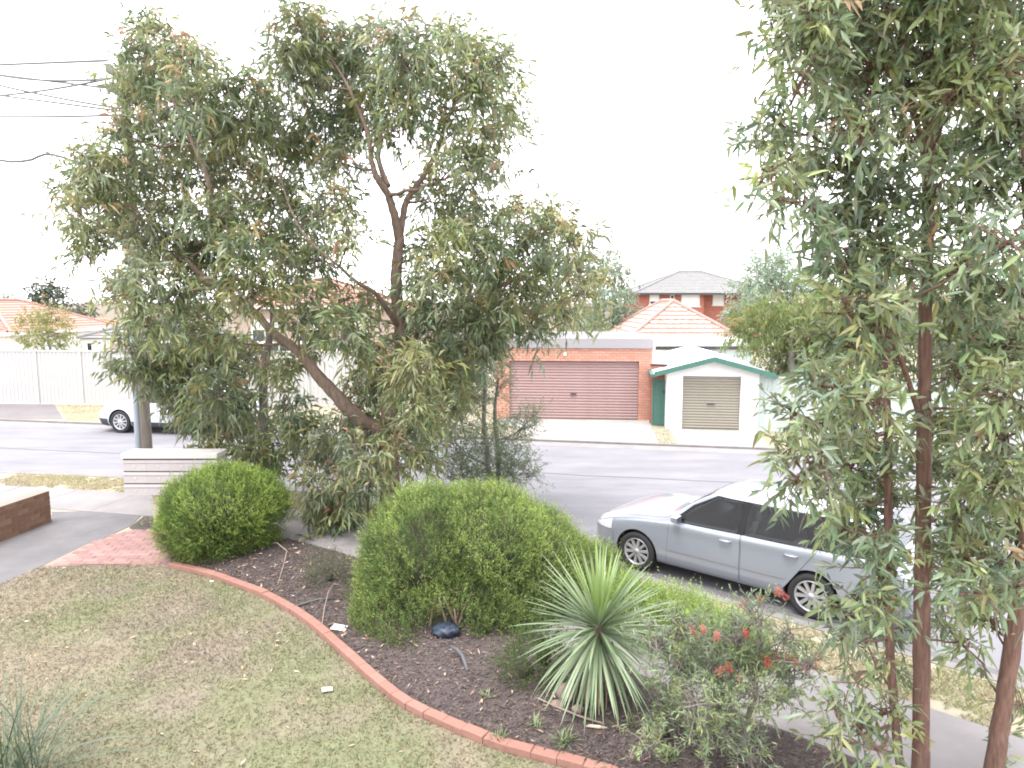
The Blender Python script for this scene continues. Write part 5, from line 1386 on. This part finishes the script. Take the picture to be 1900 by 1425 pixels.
# ---- bottlebrush shrub with red flowers
BB = onbed(1375, 1392); BY = BB.y
BC = [(1225, 1190, 38), (1270, 1160, 34), (1310, 1190, 42), (1255, 1240, 44), (1320, 1250, 48), (1370, 1180, 42), (1400, 1140, 30), (1380, 1240, 48), (1430, 1210, 40), (1460, 1240, 38), (1290, 1300, 40), (1350, 1310, 44), (1410, 1290, 40), (1230, 1290, 34), (1240, 1350, 38), (1310, 1370, 38), (1380, 1360, 30), (1450, 1290, 26), (1340, 1410, 36), (1270, 1410, 36), (1200, 1370, 28), (1400, 1410, 30), (1460, 1180, 24), (1500, 1230, 22)]
C5, R5 = clumps(BC, BY, 11, .45)
BG = [(.18, .24, .13), (.20, .26, .145), (.165, .215, .15), (.24, .29, .13), (.19, .23, .17)]
bt = make_tree('bottlebrush_shrub', 'loose bottlebrush shrub with fine leaves and scattered red flowers beside the footpath', 'shrub', BB,
          [([BB - Vector((0, 0, .1)), at(1382, 1350, BY), at(1400, 1290, BY), at(1405, 1220, BY), at(1415, 1140, BY)], [.03, .026, .022, .016, .008]),
           ([BB + Vector((-.03, 0, -.1)), at(1345, 1360, BY), at(1325, 1290, BY), at(1310, 1200, BY)], [.026, .022, .018, .008]),
           ([onbed(1228, 1352) - Vector((0, 0, .05)), at(1240, 1300, BY + .3), at(1250, 1240, BY + .3), at(1260, 1170, BY + .3)], [.024, .022, .018, .008])],
          C5, R5, 51, M['bark_grey'], M['fine_leaf'], skel=dict(br=.014, sub=5), ntw=900, per_area=1250, tl=.20, nl=12, L=.065, W=.013, droop=-.05, upb=.5, pal=BG, newg=.10, newcol=[(.22, .26, .09)])
r = np.random.RandomState(77)
nb_ = 110; ud = runit(r, nb_); ax = r.uniform(-.045, .045, nb_)
P = np.c_[ax * 1.0, ud[:, 1] * .006, ud[:, 2] * .006]; D = nrm(np.c_[r.normal(0, .15, nb_), ud[:, 1], ud[:, 2]])
V, Fc, Cc = leaves(P, D, .028 * (.8 + .4 * r.rand(nb_)), .005, np.tile([.5, .06, .04], (nb_, 1)), r, .1, 0)
fl_me = npmesh('flower', V, Fc, M['flower'])
for px, py in [(1411, 1112), (1380, 1120), (1455, 1105), (1443, 1098), (1305, 1168), (1285, 1172), (1335, 1245), (1360, 1252), (1352, 1238), (1440, 1222), (1462, 1215), (1425, 1230), (1400, 1240), (1418, 1222), (1510, 1232), (1522, 1218), (1375, 1262), (1212, 1365), (1475, 1230), (1495, 1240), (1330, 1180), (1385, 1175)]:
    p = at(px, py, BY - .25 + .3 * rnd.random())
    link('flower', fl_me, bt, loc=tuple(p - BB), rot=(rnd.uniform(-1, 1), -math.pi / 2 + rnd.uniform(-.9, .9), rnd.uniform(0, 6)))

# ---- strappy plant at the bottom left corner
DB = gp(25, 1475, GZ)
die = thing('strappy_plant', 'dark strappy leaved clump in the bottom left corner of the lawn', 'plant', DB)
M['diet'] = mat('strappy_leaf', (.06, .085, .05), .45, objrand=[(.05, .07, .045), (.10, .13, .085), (.075, .10, .05)], transl=.1)
dv = [strap(L_, .014, b, M['diet'], 'strap_leaf', 10, .2) for L_, b in ((1.05, .5), (1.2, .9), (1.1, 1.3), (1.35, 1.5), (.85, .3))]
for i in range(150):
    yaw = rnd.uniform(0, 2 * math.pi); el = math.radians(rnd.uniform(45, 88))
    o = link('leaf', dv[i % 5], die, loc=(rnd.uniform(-.18, .18), rnd.uniform(-.18, .18), -.02)); o.rotation_euler = (rnd.uniform(-.3, .3), -el, yaw); s_ = rnd.uniform(.8, 1.15); o.scale = (s_, s_, s_)

# ---- weeds in the mulch
M['weed'] = mat('weed_leaf', (.11, .15, .06), .6, objrand=[(.09, .13, .05), (.17, .21, .10)], transl=.15)
def tuft(label, px, py, n, h, seed):
    q = random.Random(seed); p = onbed(px, py); mb = MB()
    for i in range(n):
        yaw = q.uniform(0, 6.28); el = q.uniform(.3, 1.3); L = h * q.uniform(.6, 1.2); c, s = math.cos(yaw), math.sin(yaw); w_ = .005
        x0_, y0_ = q.uniform(-.05, .05), q.uniform(-.05, .05)
        m1 = (x0_ + c * L * .5 * math.cos(el), y0_ + s * L * .5 * math.cos(el), L * .5 * math.sin(el)); m2 = (x0_ + c * L * math.cos(el) * 1.05, y0_ + s * L * math.cos(el) * 1.05, L * .72 * math.sin(el))
        mb.add([(x0_ - s * w_, y0_ + c * w_, 0), (x0_ + s * w_, y0_ - c * w_, 0), (m1[0] + s * w_, m1[1] - c * w_, m1[2]), (m1[0] - s * w_, m1[1] + c * w_, m1[2]), m2], [(0, 1, 2, 3), (3, 2, 4)])
    o = part('weed_tuft', mb, M['weed']); o.location = p
    return tag(o, label, 'weed', 'weeds growing in the mulch')
for a in [('pale weed tuft in the mulch closest to the edging left of the spiky plant', 928, 1358, 34, .16, 1), ('upright small green weed between the two pale tufts', 993, 1343, 20, .15, 2), ('wide pale weed tuft below the spiky plant', 1048, 1372, 44, .18, 3),
          ('weed tuft in the mulch at the bottom edge, near the end of the visible edging', 1105, 1408, 30, .15, 4), ('weed tuft below the bottlebrush at the bottom edge', 1240, 1408, 36, .18, 5), ('small weed at the foot of the spiky plant trunk on its right', 1170, 1345, 20, .15, 6),
          ('tiny weed beside the large hedge close to the blue plastic', 905, 1290, 14, .1, 7), ('small weed in the soil patch under the letterboxes', 262, 975, 16, .15, 8)]:
    tuft(*a)

# ---- small things lying about
def lying(name, label, cat, px, py, poly, m, t=.004, yaw=0, tilt=.1, onlawn=False):
    p = gp(px, py, GZ + .02) if onlawn else onbed(px, py)
    o = part(name, MB().flat(poly, 0, t), m); o.location = p + Vector((0, 0, .012)); o.rotation_euler = (tilt, tilt * .6, yaw)
    return tag(o, label, cat)
lying('paper_scrap', 'white card lying on the mulch near the edging', 'paper', 630, 1158, [(-.10, -.055), (.09, -.06), (.10, .05), (-.085, .06)], M['paper'], yaw=-.15)
lying('card_scrap', 'small faded beige scrap lying on the lawn', 'paper', 607, 1281, [(-.06, -.035), (.05, -.04), (.06, .03), (-.05, .04)], M['straw_card'], yaw=.4, onlawn=True)
lying('bark_strip', 'pale curled bark strip on the mulch below the spiky plant', 'bark', 1106, 1355, [(-.09, -.01), (.02, -.018), (.10, -.005), (.03, .015), (-.06, .014)], M['straw_card'], .012, -.1, .06)
lying('paper_scrap', 'tiny white scrap on the lawn beside the start of the edging', 'paper', 393, 1080, [(-.025, -.015), (.025, -.018), (.022, .015), (-.02, .017)], M['paper'], onlawn=True)
def rod(name, label, cat, pts, rad, m):
    P_ = []
    for px, py, dz in pts: p = onbed(px, py); P_.append(p + Vector((0, 0, dz)))
    o = part(name, MB().tube([p - P_[0] for p in P_], rad, 8), m, None, True); o.location = P_[0]
    return tag(o, label, cat)
rod('twig', 'thin pale twig arching over the mulch right of the round shrub', 'twig', [(498, 1015, .06), (515, 1022, .10), (533, 1035, .09), (526, 1058, .05), (515, 1083, .02)], [.007, .008, .008, .006, .004], M['stick'])
rod('twig', 'thin upright twig beside the edging left of the white card', 'twig', [(597, 1150, .01), (602, 1130, .06), (610, 1112, .12), (622, 1102, .16)], [.007, .006, .005, .003], M['stick'])
rod('hose', 'dark irrigation hose curving across the mulch near the edging', 'hose', [(512, 1102, .01), (525, 1113, .02), (545, 1117, .025), (565, 1115, .02), (590, 1112, .02), (620, 1112, .015)], .014, M['hose'])
rod('stick', 'long brown stick lying in front of the spiky plant', 'stick', [(998, 1302, .03), (1030, 1316, .03), (1075, 1338, .035), (1120, 1352, .03)], [.008, .009, .009, .006], M['stick'])
rod('pipe', 'bent grey plastic pipe poking out under the large hedge', 'pipe', [(836, 1216, .09), (848, 1222, .10), (858, 1230, .07), (868, 1250, .012)], .02, M['grey_pipe'])
p = onbed(826, 1186)
sk = MB(); bm = bmesh.new(); bmesh.ops.create_icosphere(bm, subdivisions=3, radius=1)
sk.add([(v.co.x * .17 * (1 + .2 * math.sin(9 * v.co.y + 5 * v.co.z)), v.co.y * .13 * (1 + .2 * math.sin(8 * v.co.x + 4 * v.co.z)), max(-.02, v.co.z * .08 * (1 + .4 * math.sin(11 * v.co.x + 3) * math.cos(7 * v.co.y)) + .05)) for v in bm.verts], [tuple(v.index for v in f.verts) for f in bm.faces]); bm.free()
o = part('plastic_sack', sk, M['blue_sack'], None, True); o.location = p + Vector((0, .1, 0)); tag(o, 'dark blue plastic sack tucked under the large hedge', 'sack')
def stone(label, px, py, a, seed):
    q = random.Random(seed); bm = bmesh.new(); bmesh.ops.create_icosphere(bm, subdivisions=2, radius=1); ph = q.uniform(0, 6)
    mb = MB().add([(v.co.x * a[0] * (1 + .15 * math.sin(4 * v.co.y + ph)), v.co.y * a[1] * (1 + .12 * math.sin(5 * v.co.x + ph)), v.co.z * a[2] + a[2] * .6) for v in bm.verts], [tuple(v.index for v in f.verts) for f in bm.faces]); bm.free()
    o = part('stone', mb, M['stone'], None, True); o.location = onbed(px, py); tag(o, label, 'stone', 'stones at the foot of the spiky plant')
stone('largest pinkish stone left of the spiky plant trunk', 1052, 1298, (.11, .09, .10), 1)
stone('flat pale stone in front of the stone left of the spiky plant trunk', 1035, 1312, (.07, .06, .04), 2)
stone('small brown stone beside the foot of the spiky plant trunk', 1072, 1322, (.06, .05, .045), 3)

# ---- trees and bushes beyond the street
def bg_tree(name, label, px, pyb, Y, cl, seed, pal, L, W, per, bark='bark_grey', tl=.5, nl=8, droop=.3, upb=.3, group='trees beyond the street', cat='tree', trunk=.16, sp=1.2, newg=.05, newcol=((.3, .25, .1),)):
    b = at(px, 560, Y); b.z = GZ
    C, R = clumps(cl, Y, seed, sp)
    top = at(px, cl[0][1], Y)
    return make_tree(name, label, cat, b, [([b - Vector((0, 0, .2)), b.lerp(top, .35) + Vector((.1, 0, 0)), b.lerp(top, .7), b.lerp(top, .95)], [trunk, trunk * .8, trunk * .55, trunk * .15])], C, R, seed, M[bark], M['leaf'],
                     group=group, skel=dict(br=.06, sub=2), per_area=per * 3, tl=tl, nl=nl, L=L, W=W, droop=droop, pal=pal, upb=upb, newg=newg, newcol=newcol)
DK = [(.06, .075, .055), (.07, .085, .06), (.05, .065, .05)]
YG = [(.20, .22, .07), (.16, .20, .06), (.24, .24, .09), (.13, .17, .06)]
FG = [(.19, .23, .18), (.17, .21, .165), (.21, .24, .19)]
bg_tree('conifer_tree', 'dark rounded evergreen tree above the roofs at the left', 88, 620, 58, [(88, 530, 12), (80, 540, 18), (100, 545, 16), (70, 556, 16), (90, 560, 20), (112, 558, 14), (78, 572, 16), (100, 575, 18)], 61, DK, .38, .16, 10, tl=.9, nl=9, droop=.1, upb=.4)
bg_tree('bushy_tree', 'low grey green tree between the orange roof and the carport', 145, 640, 62, [(150, 572, 14), (130, 580, 14), (160, 582, 14), (145, 588, 16), (172, 588, 10), (120, 586, 10)], 62, DK, .38, .16, 9, tl=.9)
bg_tree('conifer_tree', 'bluish treetop peeping over the red roof at the far left edge', 12, 620, 60, [(12, 546, 9), (4, 552, 12), (20, 553, 9), (-10, 556, 14)], 63, FG, .36, .14, 9, tl=.8)
bg_tree('flowering_tree', 'yellow green small tree with a pinkish tinge behind the cream fence', 85, 660, 31, [(85, 580, 18), (60, 590, 22), (105, 588, 22), (45, 612, 20), (80, 612, 26), (115, 612, 24), (60, 635, 22), (95, 636, 24), (130, 632, 16)], 64, YG, .13, .05, 55, tl=.35, newg=.35, newcol=((.34, .24, .20), (.36, .3, .12)), sp=.6, trunk=.08)
bg_tree('grey_tree', 'greyish tall tree behind the right end of the gum tree', 1140, 640, 50, [(1145, 490, 22), (1125, 505, 26), (1155, 515, 24), (1110, 530, 26), (1140, 545, 26), (1160, 548, 16), (1090, 545, 24)], 65, FG, .34, .12, 14, tl=.8)
bg_tree('feathery_tree', 'blue green feathery tree beside the left corner of the two storey house', 1140, 640, 38, [(1150, 560, 22), (1130, 585, 26), (1165, 580, 18), (1110, 600, 24), (1145, 605, 22), (1085, 585, 22), (1120, 555, 20)], 66, [(.13, .19, .14), (.15, .2, .13)], .30, .06, 26, tl=.6, nl=10)
bg_tree('bushy_tree', 'green bush just above the double garage roof', 1085, 640, 32.5, [(1085, 600, 22), (1060, 612, 22), (1110, 615, 20), (1135, 618, 14), (1040, 600, 20)], 67, GREEN, .15, .06, 45, tl=.4, sp=.5)
bg_tree('jacaranda_tree', 'tall pale feathery jacaranda behind the right tree, above the white garage', 1450, 640, 34, [(1440, 500, 26), (1400, 515, 26), (1425, 482, 22), (1372, 545, 22), (1445, 468, 18), (1415, 525, 26), (1465, 520, 32), (1400, 555, 24), (1445, 555, 36), (1490, 545, 32), (1520, 520, 30), (1430, 590, 30), (1480, 590, 36), (1550, 560, 40)], 68, [(.22, .28, .22), (.20, .26, .22), (.24, .29, .21)], .28, .05, 36, tl=.7, nl=11, droop=.2)
bg_tree('pepper_tree', 'drooping yellow green tree with orange tints hanging over the white garage', 1470, 700, 22.8, [(1385, 585, 24), (1430, 575, 30), (1395, 615, 28), (1450, 610, 38), (1370, 625, 20), (1410, 645, 22), (1500, 590, 44), (1480, 650, 44), (1550, 640, 44)], 69, [(.15, .19, .06), (.13, .17, .06), (.18, .21, .08), (.11, .15, .06)], .15, .034, 120, tl=.45, nl=10, droop=.9, newg=.25, newcol=((.36, .26, .09), (.30, .26, .10)), sp=.8)
bg_tree('dark_shrub', 'dark green shrub between the white garage and the pale green fence', 1460, 720, 23.6, [(1420, 690, 22), (1450, 680, 30), (1490, 690, 34), (1530, 690, 36), (1440, 720, 20)], 70, GREEN, .13, .045, 85, tl=.35, sp=.5, trunk=.07)
for i, (px, Y) in enumerate([(1620, 29), (1760, 31), (1900, 30)]):
    bg_tree('dense_tree', ['dense green tree beyond the street seen through the right tree beside its left stem', 'dense green tree beyond the street right of the thick red stem', 'dense green tree beyond the street at the right edge'][i], px, 700, Y,
            [(px, 520, 40), (px - 50, 560, 44), (px + 40, 560, 46), (px - 20, 600, 50), (px + 60, 620, 44), (px - 60, 640, 44), (px, 660, 46), (px + 30, 700, 40)], 71 + i, GREEN, .2, .07, 36, tl=.6)
bg_tree('bushy_tree', 'green tree in front of the brick house wall at its right side', 1375, 640, 46, [(1350, 590, 16), (1370, 575, 20), (1395, 570, 24), (1370, 605, 18)], 75, FG, .3, .1, 18, tl=.6)
bg_tree('dense_tree', 'dense garden tree between the cream fence and the double garage', 800, 760, 29, [(820, 650, 34), (850, 665, 36), (870, 690, 34), (800, 690, 34), (840, 715, 38), (885, 720, 28), (780, 725, 30)], 76, GREEN, .17, .06, 42, tl=.5)
open('/tmp/stat','w').write(repr([(o.name,o.parent.name if o.parent else '',len(o.data.polygons)) for o in bpy.data.objects if o.type=='MESH' and len(o.data.polygons)>5000]))
print('objects', len(bpy.data.objects), 'tris', sum(len(o.data.polygons) for o in bpy.data.objects if o.type == 'MESH'))
